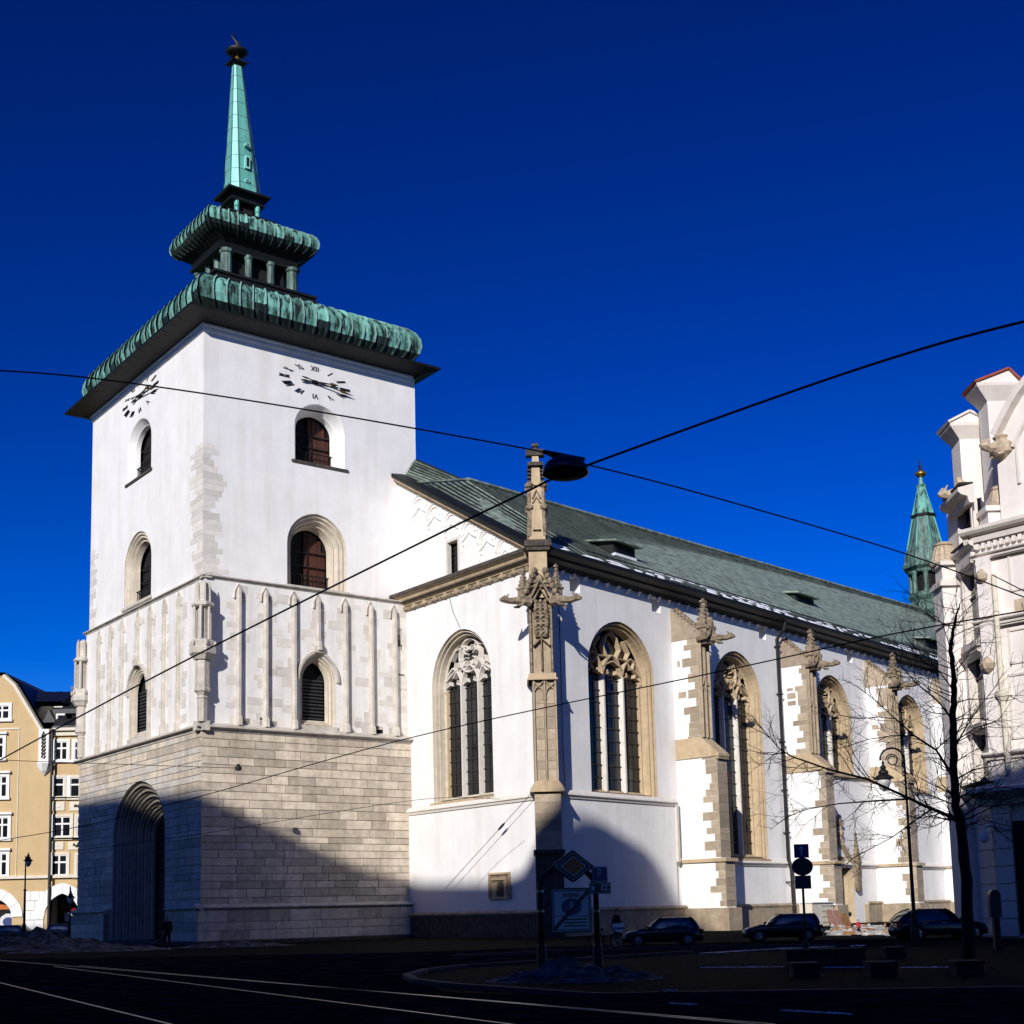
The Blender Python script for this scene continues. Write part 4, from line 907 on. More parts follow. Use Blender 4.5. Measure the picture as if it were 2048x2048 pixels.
# drainpipe and lightning conductor
b = MB(); u = 30.3
b.tube([fN.P(u, 25.0, 1.1), fN.P(u, 24.4, .9), fN.P(u, 23.7, .22), fN.P(u, 5.4, .25), fN.P(u, 4.6, .5), fN.P(u, .1, .55)], .16, 8)
for z in (23, 19, 15, 11, 7.5, 3.5): b.box(fN, u-.22, u+.22, z, z+.1, 0, .45 if z > 5 else .75)
b.build('drainpipe', 'iron', church)
b = MB(); b.tube([fN.P(1.95, 24, .05), fN.P(1.95, 12, .05), fN.P(2.0, 9.4, .1)], .03, 5); b.tube([fW.P(5.2, 24.3, .03), fW.P(5.6, 23.2, .03), fW.P(6.4, 21.9, .03)], .02, 4); build_each(b, 'lightning_conductor', 'lead', church)
# --- side portal
fr, uc, w, z0, zs, za = P2
R2 = [(-.05, 0, 0)]
for k in range(5): s = k*.2; R2 += [(s+.02, s*1.3+.05, 0), (s+.04, s*1.3+.2, 0), (s+.12, s*1.3+.12, 0), (s+.18, s*1.3+.25, 0)]
sp = arch_rings(fr, uc, w, z0, zs, za, R2, 12).build('side_portal', 'window_stone', church)
b = MB(); b.prism(fr, arch(uc, w-.95, 0.02, zs, za-1.0), -1.9, -1.5); b.build('portal_door', 'wood_door', sp)
b = MB(); A = [(uc-2.75, 2.9), (uc-2.7, 4.0), (uc-2.1, 5.2), (uc-1.1, 6.1), (uc-.35, 6.8), (uc, 7.6), (uc+.35, 6.8), (uc+1.1, 6.1), (uc+2.1, 5.2), (uc+2.7, 4.0), (uc+2.75, 2.9)]
b.bar(fr, A, .34, -.02, .4)
for q in (2, 3, 4, 6, 7, 8): knob(b, fr.P(A[q][0], A[q][1]+.3, .25), .24)
knob(b, fr.P(uc, 7.8, .25), .4); b.box(fr, uc-.14, uc+.14, 7.8, 9.2, .1, .4); b.box(fr, uc-.5, uc+.5, 8.5, 8.75, .05, .45); knob(b, fr.P(uc, 9.2, .25), .25); b.build('ogee_hood', 'sandstone', sp)
b = MB()
for s in (-1, 1): b.box(fr, uc+s*2.85-.28, uc+s*2.85+.28, 3.0, 4.6, -.02, .45); pinnacle(b, fr.P(uc+s*2.85, 4.4, .25), .26, 3.6); b.lathe(fr.P(uc+s*2.85, 2.65, .25), [(.05, 0), (.25, .15), (.36, .35)], 6); b.build('portal_pinnacle', 'carved_stone', sp); b = MB()
# ------------------------------------------------------------------ ground and street
def sheet(name, pts, z, mt):
    b = MB(); b.add([(p[0], p[1], z) for p in pts], [tuple(range(len(pts)))]); return b.build(name, mt, structure=True)
sheet('ground', [(-3000, -600), (3000, -600), (3000, 4000), (-3000, 4000)], 0.0, 'asphalt')
g = lambda x, y: ground(x, y)
isl = [g(812, 1956), g(850, 1945), g(930, 1936), g(1073, 1927), g(1388, 1907)]
sheet('church_forecourt', [(-45, 70), (-5, 60), (3, 64), (40, 64), (75, 130), (60, 180), (-45, 125)], 0.004, 'cobbles')
sheet('pavement', [isl[0], isl[2], isl[3], isl[4], (30, 52), (30, 30), (12, 24.5), (1.5, 26), (-1.5, 29)], 0.008, 'cobbles')
def strip_on(name, pts, w, z0, z1, mt):
    b = MB(); L = []
    P_ = [Vector((p[0], p[1], 0)) for p in pts]
    for i, p in enumerate(P_):
        t = (P_[min(i+1, len(P_)-1)]-P_[max(i-1, 0)]).normalized(); s = Vector((-t.y, t.x, 0))*w/2
        L.append([p-s+Z*z0, p-s+Z*z1, p+s+Z*z1, p+s+Z*z0])
    b.loft(L, False, False, False); return b.build(name, mt, structure=True)
strip_on('kerb', isl, .22, 0, .11, 'kerb'); strip_on('kerb', [g(899, 1916), g(1073, 1907), g(1309, 1897), g(1700, 1893)], .2, 0, .1, 'kerb')
strip_on('kerb', [g(812, 1956), g(830, 1966), g(900, 1975), (1.5, 26), (12, 24.5), (30, 30)], .22, 0, .11, 'kerb')
def rail(x0, y0, x1, y1):
    a, c = g(x0, y0), g(x1, y1); d = (c-a).normalized(); strip_on('tram_rail', [a-d*25, c+d*14], .06, 0, .012, 'rail')
rail(0, 1966, 335, 2048); rail(0, 1921, 700, 1979); rail(530, 1987, 1010, 2048); rail(700, 1979, 1400, 2040)
def lumps(name, cx, cy, rx, ry, h, mt, label=None, n=26, seed=1, thing_=None):
    b = MB(); L = []
    for i in range(n+1):
        row = []
        for j in range(n+1):
            x = -1+2*i/n; y = -1+2*j/n; r = math.sqrt(x*x+y*y)
            z = max(0, 1-r)**.8*h*(.45+1.1*abs(noise.noise(Vector((x*3+seed, y*3, seed))))+.5*noise.noise(Vector((x*9, y*9, seed))))
            row.append(Vector((cx+x*rx, cy+y*ry, max(-.02, z-.02+.0*x))))
        L.append(row)
    b.loft(L, False); ob = b.build(name, mt, stuff=True); return ob
p = g(1150, 1962); o_ = lumps('snow_heap', p.x, p.y+.4, 2.3, 1.6, .55, 'dirty_snow', seed=2)
tag(o_, 'low heap of dirty cleared snow round the feet of the sign frame', 'snow')
p = atdepth(60, 1880, 88); o_ = lumps('snow_bank', p.x, p.y, 6.5, 4, 1.3, 'dirty_snow', seed=5); tag(o_, 'bank of dirty snow beside the parked cars at far left', 'snow')
p = atdepth(180, 1890, 78); o_ = lumps('snow_bank', p.x, p.y, 5, 2.4, .6, 'dirty_snow', seed=8); tag(o_, 'low trampled snow ridge before the left tower corner', 'snow')
p = atdepth(475, 1882, 82); o_ = lumps('snow_bank', p.x, p.y-1, 4, 1.4, .45, 'dirty_snow', seed=9); tag(o_, 'flat snow patch at the foot of the tower wall', 'snow')
def snow_line(pts, w, label, seed):
    b = MB(); r = random.Random(seed); Q = [g(*q) for q in pts]; L = []
    for i in range(len(Q)-1):
        n = 40
        for k in range(n):
            p = Q[i].lerp(Q[i+1], k/n); t = (Q[i+1]-Q[i]).normalized(); s = Vector((-t.y, t.x, 0)); ww = w*r.choice((.05, .2, .4, .7, 1.0))*r.uniform(.5, 1.2)
            L.append([p-s*ww+Z*.005, p-s*ww*.4+Z*(.012+.02*r.random()), p+s*ww*.5+Z*(.012+.02*r.random()), p+s*ww+Z*.005])
    b.loft(L, False); tag(b.build('snow_patch', 'snow', stuff=True), label, 'snow')
snow_line([(1400, 1936), (1580, 1934)], .14, 'thin snow strip left of the front concrete blocks', 1)
snow_line([(1645, 1936), (1735, 1935)], .14, 'thin snow strip between the two left front concrete blocks', 2)
snow_line([(1800, 1936), (1908, 1935)], .14, 'thin snow strip between the right front concrete blocks', 3)
snow_line([(1400, 1907), (1570, 1897), (1730, 1891)], .3, 'long ragged snow strip along the kerb by the parked cars', 4)
snow_line([(1340, 2008), (1395, 2010)], .05, 'small bright snow remnant on the tram track edge', 5)
snow_line([(1565, 2022), (1710, 2030)], .06, 'ragged bright snow strip at the bottom right of the square', 6)
snow_line([(1325, 1982), (1357, 1981)], .07, 'short snow remnant right of the dirty snow heap', 7)
# --- concrete seats and blocks
def block_seat(px0, px1, base, top, dep, label, panel=None):
    Y = atdepth(px0, base, dep); a = atdepth(px0, base, dep).x; c = atdepth(px1, base, dep).x; h = max(.35, (base-top)/FPX*dep)
    t = thing('concrete_block', label, 'concrete block', ((a+c)/2, dep, 0), group='concrete blocks on the square')
    b = MB(); b.wbox(a+.03, c-.03, dep, dep+.55, 0, h-.08); b.build('body', 'concrete', t)
    b = MB(); b.wbox(a, c, dep-.04, dep+.6, h-.08, h); b.build('top_slab', 'concrete', t)
    if panel: b = MB(); b.wbox(atdepth(panel[0], base, dep).x, atdepth(panel[1], base, dep).x, dep-.03, dep, .06, h-.16); b.build('front_panel', 'kerb', t)
block_seat(1572, 1734, 1929, 1893, 36.5, 'long dark concrete seat with a paler front panel behind the blocks', (1620, 1687))
block_seat(1772, 1814, 1915, 1896, 41, 'smallest concrete block, farthest back right of the long seat')
block_seat(1585, 1640, 1946, 1922, 31.5, 'leftmost concrete block in the front row')
block_seat(1739, 1797, 1949, 1925, 31, 'middle concrete block in the front row')
block_seat(1911, 1971, 1953, 1929, 30.5, 'rightmost concrete block at the tree foot')
# ------------------------------------------------------------------ houses at far left
fH = turned((0, 140, 0), Vector((1, 0, 0)), Vector((0, -1, 0)))
def hx(x): return fH.uz(x, 1700)[0]
def hz(y, x=60): return fH.uz(x, y)[1]
def house_window(fr, cf, r, parent, nv=1, trans=.36, trim=.28, mt='white_trim', cornice=False):
    u0, u1, z0, z1 = rect(fr, cf, *r); b = MB()
    for a in ((u0-trim, u0, z0-.1, z1+trim), (u1, u1+trim, z0-.1, z1+trim), (u0, u1, z1, z1+trim)): b.box(fr, *a, -.1, .14)
    b.box(fr, u0-trim*1.4, u1+trim*1.4, z0-.3, z0-.02, -.1, .3)
    w = b.build('window', mt, parent)
    if cornice: b = MB(); b.box(fr, u0-trim*1.5, u1+trim*1.5, z1+trim+.02, z1+trim+.25, -.1, .4); b.build('window_head', mt, w)
    zt = z1-(z1-z0)*trans if trans else z1
    k = nv+1
    for i in range(k):
        a, c = u0+(u1-u0)*i/k, u0+(u1-u0)*(i+1)/k
        b = MB(); b.box(fr, a+.06, c-.06, z0+.06, zt-.05, -.05, .02); b.build('pane', 'glass', w)
        if trans: b = MB(); b.box(fr, a+.06, c-.06, zt+.05, z1-.06, -.05, .02); b.build('pane', 'glass', w)
    b = MB()
    for i in range(k+1): x = u0+(u1-u0)*i/k; b.box(fr, max(u0, x-.09), min(u1, x+.09), z0, z1, -.04, .07)
    b.box(fr, u0, u1, z0, z0+.1, -.04, .072); b.box(fr, u0, u1, z1-.1, z1, -.04, .072)
    if trans: b.box(fr, u0, u1, zt-.09, zt+.09, -.04, .075)
    b.build('sash', 'white_trim', w)
    return w
ha = thing('gabled_house', 'tan town house with stepped gable at the far left edge', 'house', (hx(0), 145, 0))
xr, xe = hx(99), hx(81); ze = hz(1458, 90); xm = hx(-60); zk = hz(1369, 24); xk = hx(24); zt = hz(1352, -20); xl = hx(-220)
b = MB(); arc = lambda cx, w, zs, za: arch(cx, w, .05, zs, za, 7)
ax0 = hx(-14); aw0 = hx(27)-hx(-14); az0 = hz(1796, 0)
b.wall(fH, [(xl, 0), (xr, 0), (xr, ze), (xe, ze), (xk, zk), (xm+3.2, zt), (xm-3.2, zt), (2*xm-xk, zk), (2*xm-xe, ze), (xl, ze)], [arc(ax0, aw0, az0-2.0, az0)])
b.add([fH.P(xr, 0), fH.P(xr, ze), fH.P(xr, ze, -14), fH.P(xr, 0, -14)], [(0, 1, 2, 3)]); b.build('wall', 'tan_plaster', ha)
b = MB(); pr = [(xr+.3, ze-.1), (xe+.3, ze+.15), (xk+.4, zk+.2), (xm+3.2, zt+.35), (xm-3.2, zt+.35), (2*xm-xk-.4, zk+.2), (2*xm-xe-.3, ze+.15)]
b.loft([[fH.P(u, z, o) for u, z in pr] for o in (.12, -14)], False); b.loft([[fH.P(u, z-.45, o) for u, z in pr] for o in (.1, -14)], False); b.build('roof', 'slate', ha)
b = MB(); b.bar(fH, [(xe-.1, ze-.2), (xk-.1, zk-.15), (xm+3.1, zt)], .55, -.2, .3); b.box(fH, xl, xr, hz(1757)-.0, hz(1751), -.1, .35); b.box(fH, hx(32.5), hx(34), hz(1751), hz(1456), -.05, .08); b.box(fH, xl, hx(34), hz(1458), hz(1455), -.05, .1); build_each(b, 'gable_moulding', 'cream', ha)
for r, nv in (((-30, 305, 62, 392), 1), ((-40, 515, 22, 655), 1), ((-30, 775, 45, 912), 1), ((-30, 1290, 45, 1435), 1), ((-25, 1050, 55, 1185), 1)): house_window(fH, c8, r, ha, nv, cornice=r[1] > 500)
b = MB(); u0, u1, z0, z1 = rect(fH, c8, 270, 465, 332, 690); b.box(fH, u0, u1, z0, z1, -.1, .5); b.lathe(fH.P((u0+u1)/2, z0-1.3, .1), [(.05, 0), (.5, .5), (.9, 1.3)], 8)
pn = b.build('oriel_panel', 'white_trim', ha); b = MB()
for k in range(7): z = z0+.6+k*(z1-z0-1)/7; b.bar(fH, [(u0+.35, z), ((u0+u1)/2, z+.5), (u1-.35, z+.1), ((u0+u1)/2, z-.1)], .22, .48, .62)
b.build('scroll_ornament', 'dark_stone', pn)
def voussoirs(cx, w, zs, za, parent, n=11, right=True):
    A = arch(cx, w, zs-.01, zs, za, 12)[1:-1]; B = arch(cx, w+1.15, zs-.01, zs, za+1.1, 12)[1:-1]
    for i in range(len(A)-1):
        if i % 2 == 0 and i+2 < len(A):
            b = MB(); b.prism(fH, [A[i], A[i+1], A[i+2], B[i+2], B[i+1], B[i]], -.1, .12+.02*(i % 4)); b.build('voussoir', 'white_trim', parent)
voussoirs(ax0, aw0, az0-2.0, az0, ha)
for k in range(5):
    for a_, c_ in ((54.5, 72), (72.6, 90.5)) if k % 2 else ((54.5, 64), (64.6, 81), (81.6, 90.5)): piece('rusticated_block', fH, hx(a_), hx(c_), .05+k*1.0, 1.0+k*1.0, -.1, .14, 'white_trim', ha)
b = MB(); b.box(fH, ax0-aw0, ax0+aw0, 0, az0, -1.6, -1.5); sf = b.build('shop_front', 'dark_inside', ha)
b = MB(); b.box(fH, ax0-aw0+.2, ax0+aw0-.2, 3.2, 4.1, -1.5, -1.35); b.build('shop_fascia', 'shop_orange', sf)
b = MB(); b.prism(fH, [(hx(11)+1.0*math.cos(t*.63), 1.9+.9*math.sin(t*.63)) for t in range(10)], -1.5, -1.3); b.build('shop_roundel', 'sign_white', sf); b = MB(); b.prism(fH, [(hx(11)+.6*math.cos(t*.63), 1.9+.5*math.sin(t*.63)) for t in range(10)], -1.3, -1.25); b.build('shop_roundel', 'sign_blue', sf)
b = MB(); b.box(fH, hx(1), hx(19), 5.3, 5.7, -1.5, -1.3); b.box(fH, hx(8), hx(12), 4.9, 6.1, -1.5, -1.31); b.build('shop_cross_tracery', 'sign_white', sf)
hb = thing('mansard_house', 'cream and tan town house with dark mansard roof left of the church tower', 'house', (hx(140), 146, 0))
x0, x1 = hx(100), hx(235); zf = hz(1458, 120); ax1 = hx(127); aw1 = hx(162)-hx(127); az1 = hz(1787, 127)
b = MB(); b.wall(fH, [(x0+.05, 0), (x1, 0), (x1, zf), (x0+.05, zf)], [arc(ax1, aw1, az1-2.4, az1)], -.4); b.build('wall', 'tan_plaster', hb)
fH2 = fH.shift(0, -.4)
b = MB(); z1 = hz(1370, 120); zm = hz(1407, 120)
b.loft([[fH2.P(u, z, o) for o, z in ((.5, zf), (.5, zf+.35), (-2.2, zm), (-2.4, zm+.2), (-7, z1), (-13, z1+.5), (-13, zf))] for u in (x0+.1, x1)], True, True, True); mr_ = b.build('roof', 'slate', hb)
b = MB(); b.box(fH2, x0, x1, zf-.7, zf-.2, -.1, .35); b.box(fH2, x0, x1, zf-.2, zf+.1, -.1, .7); b.box(fH2, x0, x1, hz(1757), hz(1751), -.1, .4); b.box(fH2, x0, x1, hz(1598), hz(1594), -.1, .3); b.box(fH2, x0, x1, hz(1681), hz(1677), -.1, .3); build_each(b, 'cornice', 'cream', hb)
for r, nv, mt in (((372, 545, 448, 665), 1, 'white_trim'), ((500, 545, 560, 665), 1, 'white_trim'), ((362, 785, 425, 912), 0, 'cream'), ((470, 785, 530, 912), 0, 'cream'), ((360, 1045, 470, 1175), 1, 'cream'), ((515, 1045, 600, 1175), 1, 'cream'), ((345, 1300, 445, 1432), 1, 'cream'), ((515, 1300, 600, 1432), 1, 'cream')): house_window(fH2, c8, r, hb, nv, mt=mt)
for r in ((352, 945, 432, 1003), (465, 945, 545, 1003), (350, 1212, 425, 1262), (455, 1212, 545, 1262)):
    u0, u1, z0, z1 = rect(fH2, c8, *r); b = MB(); b.box(fH2, u0, u1, z0, z1, -.1, .12); pn = b.build('spandrel_panel', 'cream', hb)
    b = MB(); b.box(fH2, u0+.5, u1-.5, z0+.4, z1-.4, .1, .2)
    if r[0] > 440:
        for k in range(4): b.bar(fH2, [(u0+.6+k*.7, z0+.6), (u0+.9+k*.7, z1-.5), (u0+1.2+k*.7, z0+.7)], .25, .15, .32)
    b.build('panel_ornament', 'dark_stone' if r[0] > 440 else 'white_trim', pn)
b = MB()
for r in ((335, 770, 355, 925), (448, 770, 468, 925), (490, 530, 500, 670), (335, 1030, 352, 1190)): u0, u1, z0, z1 = rect(fH2, c8, *r); b.box(fH2, u0, u1, z0, z1, -.1, .16)
build_each(b, 'pilaster', 'white_trim', hb)
voussoirs(ax1, aw1, az1-2.4, az1, hb)
u0, u1, z0, z1 = rect(fH2, c8, 362, 352, 560, 428); b = MB(); b.box(fH2, u0-.4, u1, z0-.3, z1+.5, -3, -.6); dm = b.build('dormer_row', 'slate', hb)
for k in range(3):
    a = u0+k*(u1-u0)/3.4; b = MB(); b.box(fH2, a, a+1.9, z0, z1, -.7, -.55); w = b.build('dormer_window', 'white_trim', dm); b = MB(); b.box(fH2, a+.2, a+1.7, z0+.2, z1-.2, -.6, -.5); b.build('pane', 'glass', w)
for k in range(3):
    u, z = fH2.uz(*c8(245+k*78, 262), -3.0); b = MB(); b.hexa([fH2.P(u-1.0, z-.8, -2.75), fH2.P(u+1.0, z-.8, -2.75), fH2.P(u+1.0, z+.8, -4.6), fH2.P(u-1.0, z+.8, -4.6), fH2.P(u-1.0, z-.5, -1.35), fH2.P(u+1.0, z-.5, -1.35), fH2.P(u+1.0, z+1.1, -4.5), fH2.P(u-1.0, z+1.1, -4.5)]); b.build('skylight', 'car_glass', mr_)
u0, u1, z0, z1 = rect(fH2, c8, 285, 355, 370, 415); b = MB(); b.prism(fH2, [(u0, z0), (u1, z0), ((u0+u1)/2, z1+.4)], -3, .1); b.build('dormer_gable', 'slate', mr_)
u0, u1, z0, z1 = rect(fH2, c8, 360, 105, 520, 168); b = MB(); b.box(fH2, u0, u1, z0-2, z1-.4, -9, -7); b.box(fH2, u0-.4, u1, z1-.4, z1, -9.3, -6.6); b.build('roof_housing', 'sign_blue', mr_)  # housing coloured blue for the sky it reflects
u0, u1, z0, z1 = rect(fH2, c8, 185, 138, 360, 165); b = MB(); b.box(fH2, u0, u1, z0-1.5, z1, -10, -7.5); b.build('chimney', 'cream', mr_)
b = MB(); b.tube([fH.P(x0+.1, zf, .35), fH.P(x0+.1, .1, .35)], .14, 6); b.build('drainpipe', 'iron', hb)
b = MB(); b.box(fH2, ax1-aw1, ax1+aw1, 0, az1, -2.6, -2.5); sf = b.build('shop_front', 'dark_inside', hb)
for x, y, w_, h_, mt in ((335, 1600, 60, 60, 'car_glass'), (405, 1590, 22, 95, 'shop_orange'), (335, 1700, 40, 22, 'shop_green'), (425, 1680, 75, 14, 'sign_white'), (430, 1700, 60, 40, 'sign_white'), (345, 1670, 90, 22, 'shop_orange'), (460, 1640, 40, 30, 'lamp_red')):
    u0, u1, z0, z1 = rect(fH2, c8, x, y, x+w_, y+h_, -2.4); b = MB(); b.box(fH2, u0, u1, z0, z1, -2.5, -2.4); b.build('shop_display', mt, sf)
# ------------------------------------------------------------------ palace at the right edge
K = atdepth(1994, 1700, 60); fA = Fr(K, 1.3); fP = Fr(K, 139)
pal = thing('palace', 'ornate white palace with gargoyles, urns and red-capped pinnacle at the right edge', 'building', (26, 58, 0))
uA = 3.9; zA = fA.uz(1975, 948)[1]; zB = fP.uz(1985, 1062)[1]; zG = fA.uz(1975, 1595)[1]; UB = 9.0
def cam_frame(D): return turned((0, D, 0), Vector((1, 0, 0)), Vector((0, -1, 0)))
wins = [(1945, 1955, 995, 1095), (1945, 1962, 1150, 1275), (1955, 1972, 1300, 1400), (1962, 1978, 1480, 1570)]
AW = []
for zc, hh in ((fA.uz(1950, 1045)[1], 1.15), (fA.uz(1955, 1205)[1], 1.5), (fA.uz(1958, 1375)[1], 1.5), (fA.uz(1962, 1530)[1], 1.3)):
    AW.append((.35, 2.15, zc-hh*1.15, zc+hh*1.15))
b = MB(); b.wall(fA, [(0, 0), (uA, 0), (uA, zA), (0, zA)], [[(a, z0), (a, z1), (c, z1), (c, z0)] for a, c, z0, z1 in AW])
b.add([fA.P(uA, 0), fA.P(uA, zA), fA.P(uA, zA, -15), fA.P(uA, 0, -15)], [(0, 1, 2, 3)]); b.build('street_wall', 'palace', pal)
for a, c, z0, z1 in AW:
    w = MB(); L = lambda i, d: [fA.P(a+i, z0+i, -d), fA.P(c-i, z0+i, -d), fA.P(c-i, z1-i, -d), fA.P(a+i, z1-i, -d)]
    w.loft([L(0, 0), L(.03, .35)], True); w.box(fA, a-.25, c+.2, z0-.25, z0-.01, -.05, .22); w.box(fA, a-.25, c+.2, z1+.15, z1+.4, -.05, .25); w.box(fA, a-.18, a-.02, z0, z1+.15, -.05, .04); w.box(fA, c+.02, c+.18, z0, z1+.15, -.05, .04)
    w = w.build('window', 'palace_trim', pal); b = MB(); b.box(fA, a, c, z0, z1, -.5, -.35); b.build('pane', 'glass', w); b = MB(); b.box(fA, (a+c)/2-.05, (a+c)/2+.05, z0, z1, -.36, -.28); b.box(fA, a, c, z0+(z1-z0)*.65, z0+(z1-z0)*.65+.1, -.36, -.27); b.build('sash', 'dark_stone', w)
b = MB(); zgp = fP.uz(2070, 700)[1]
GP = [fP.uz(*q) for q in ((1993, 905), (1994, 872), (2006, 846), (2022, 815), (2038, 788), (2075, 740), (2140, 690))]
b.wall(fP, [(0, 0), (GP[-1][0], 0)]+list(reversed(GP))+[(GP[0][0], zB), (0, zB)], [])
b.build('front_wall', 'palace', pal)
def pmould(fr, u0, u1, z, p, h):
    b = MB(); prof = [(-.05, -h*.5), (p*.3, -h*.5), (p*.4, -h*.15), (p*.8, -h*.05), (p, .1*h), (p, .3*h), (-.05, h*.5)]
    b.loft([[fr.P(u, z+q, o) for o, q in prof] for u in (u0, u1)], True, True, True); b.build('cornice', 'palace_trim', pal)
pmould(fA, -.2, 2.7, zA-.2, .7, .9); pmould(fA, -.1, 2.6, fA.uz(1985, 1060)[1], .35, .5); pmould(fA, -.1, 2.6, zG+.2, .7, .8); pmould(fA, -.1, 2.6, fA.uz(1985, 1290)[1], .3, .4)
pmould(fP, -.5, UB, zB, .6, .8); pmould(fP, -.2, UB, fP.uz(1990, 1105)[1], .25, .3); pmould(fP, -.3, UB, fP.uz(2000, 1240)[1], .3, .35); pmould(fP, -.6, UB, fP.uz(2000, 1590)[1], 1.3, .9); pmould(fP, -.2, UB, fP.uz(2000, 1510)[1], .4, .4)
# front: pilaster strip, frieze, sunk panels
b = MB(); b.box(fP, .1, .75, fP.uz(1990, 1235)[1], fP.uz(1990, 1112)[1], -.05, .3); b.box(fP, .1, .7, fP.uz(1990, 1510)[1], fP.uz(1990, 1245)[1], -.05, .3); build_each(b, 'pilaster', 'palace', pal)
b = MB(); knob(b, fP.P(.4, fP.uz(1990, 1150)[1], .35), .35); knob(b, fP.P(.4, fP.uz(1992, 1330)[1], .35), .4); b.build('pilaster_capital', 'palace_orn', pal)
u0, z1 = fP.uz(2030, 1200); z0 = fP.uz(2030, 1236)[1]; b = MB(); b.box(fP, u0, UB, z0, z1, -.05, .08)
for k in range(8): b.bar(fP, [(u0+.2+k*.5, z0+.15), (u0+.4+k*.5, z1-.15), (u0+.55+k*.5, z0+.2)], .16, .05, .2)
b.build('carved_frieze', 'palace_orn', pal)
b = MB()
b.bar(fP, GP[1:], .55, -.3, .4); b.bar(fP, [(u+.75, z-.75) for u, z in GP[1:]], .25, -.05, .15)
build_each(b, 'gable_scroll', 'palace_trim', pal)
u_, z_ = fP.uz(2044, 905); b = MB(); b.bar(fP, arch(u_+.9, 1.1, z_-1.4, z_+.2, z_+1.8, 8), .2, 0, .12); b.build('gable_niche', 'palace_trim', pal)
# pier at the far end of the street front, with urn
f65 = cam_frame(62.7); b = MB(); X = lambda x, y=1200: f65.uz(x, y)[0]; Zf = lambda y, x=1905: f65.uz(x, y)[1]
b.box(f65, X(1886), X(1925), 0, Zf(1172), -1.3, 0); b.box(f65, X(1889), X(1922), Zf(1160), Zf(1126), -1.1, -.1); pier = b.build('pier', 'palace', pal)
b = MB(); b.box(f65, X(1880), X(1932), Zf(1172), Zf(1163), -1.4, .2); b.box(f65, X(1884), X(1928), Zf(1163), Zf(1158), -1.3, .12); b.box(f65, X(1884), X(1928), Zf(1130), Zf(1122), -1.2, .12); b.box(f65, X(1883), X(1928), Zf(1250), Zf(1244), -1.4, .12); b.box(f65, X(1883), X(1928), Zf(1590), Zf(1578), -1.4, .25); build_each(b, 'pier_moulding', 'palace_trim', pier)
def urn(c, w, h, parent):
    b = MB(); b.lathe(c, [(w*.95, 0), (w, h*.08), (w*.92, h*.16), (w*.8, h*.2), (w*.72, h*.45), (w*.5, h*.78), (w*.62, h*.82), (w*.66, h*.88), (w*.4, h*.95), (w*.05, h)], 14)
    for k in range(14): a = k*2*math.pi/14; b.tube([(c.x+math.cos(a)*w*.82, c.y+math.sin(a)*w*.82, c.z+h*.2), (c.x+math.cos(a)*w*.52, c.y+math.sin(a)*w*.52, c.z+h*.78)], w*.07, 4)
    b.build('urn', 'palace_orn', parent)
urn(f65.P(X(1905), Zf(1124), -.8), .72, Zf(1074)-Zf(1124), pier)
b = MB(); b.tube([f65.P(X(1934, 1150), Zf(1140), .1), f65.P(X(1934, 1150), .1, .1)], .16, 8); b.build('drainpipe', 'iron', pal)
b = MB(); pz = fP.uz(1998, 1150)[1]; b.tube([fP.P(.95, pz, .3), fP.P(.95, pz-3.5, .3), fP.P(1.0, pz-9.5, .3)], .12, 8); b.lathe(fP.P(.95, pz-5.9, .3), [(.13, 0), (.3, .3), (.32, .5), (.13, .5)], 8); b.build('drainpipe', 'cream', pal)
# parapet block and urn above the front cornice
f59 = cam_frame(59.2); X9 = lambda x, y=1000: f59.uz(x, y)[0]; Z9 = lambda y, x=2000: f59.uz(x, y)[1]
b = MB(); b.box(f59, X9(1974), X9(2028), Z9(1055), Z9(1022), -1.2, 0); b.box(f59, X9(1968), X9(2032), Z9(1022), Z9(1012), -1.3, .15); pb = b.build('parapet_block', 'palace', pal); urn(f59.P(X9(2006), Z9(1012), -.6), .45, Z9(963)-Z9(1012), pb)
for za_, zb_ in ((1110, 1185), (1260, 1330), (1350, 1480)):           # sunk panels with dark joints on the front
    u0_, z1_ = fP.uz(2016, za_); z0_ = fP.uz(2016, zb_)[1]; b = MB()
    for a_ in ((u0_, 8, z1_-.09, z1_), (u0_, 8, z0_, z0_+.09), (u0_, u0_+.09, z0_, z1_)): b.box(fP, *a_, -.02, .07)
    build_each(b, 'panel_moulding', 'palace_trim', pal)
b = MB()
for q in range(26): b.box(fP, .1+q*.3, .25+q*.3, zB-.75, zB-.5, -.02, .22)
build_each(b, 'dentil', 'palace', pal)
for z_ in (zB-.47, fP.uz(1990, 1105)[1]-.3, fP.uz(2000, 1240)[1]-.35):
    b = MB(); b.box(fP, -.05, UB, z_, z_+.06, -.02, .16); b.build('cornice_outline', 'dark_stone', pal)  # dark outline strip added under each front cornice in place of its shade
for z_, p_ in ((zA+.28, .6), (fA.uz(1985, 1060)[1]+.28, .34), (zG+.62, .66)):
    b = MB(); b.box(fA, -.15, 2.6, z_, z_+.07, -.05, p_); b.build('cornice_outline', 'dark_stone', pal)  # same dark outline, laid along the street cornices
b = MB()
for k in range(4):
    c_ = f59.P(X9(2036)+k*.45, Z9(1030), -.5); b.tube([c_+Vector((.25*math.cos(t*.5), 0, .35*math.sin(t*.5))) for t in range(13)], .04, 4); b.tube([c_+Vector((.12*math.cos(t*.6)-.05, 0, .17*math.sin(t*.6))) for t in range(9)], .03, 4)
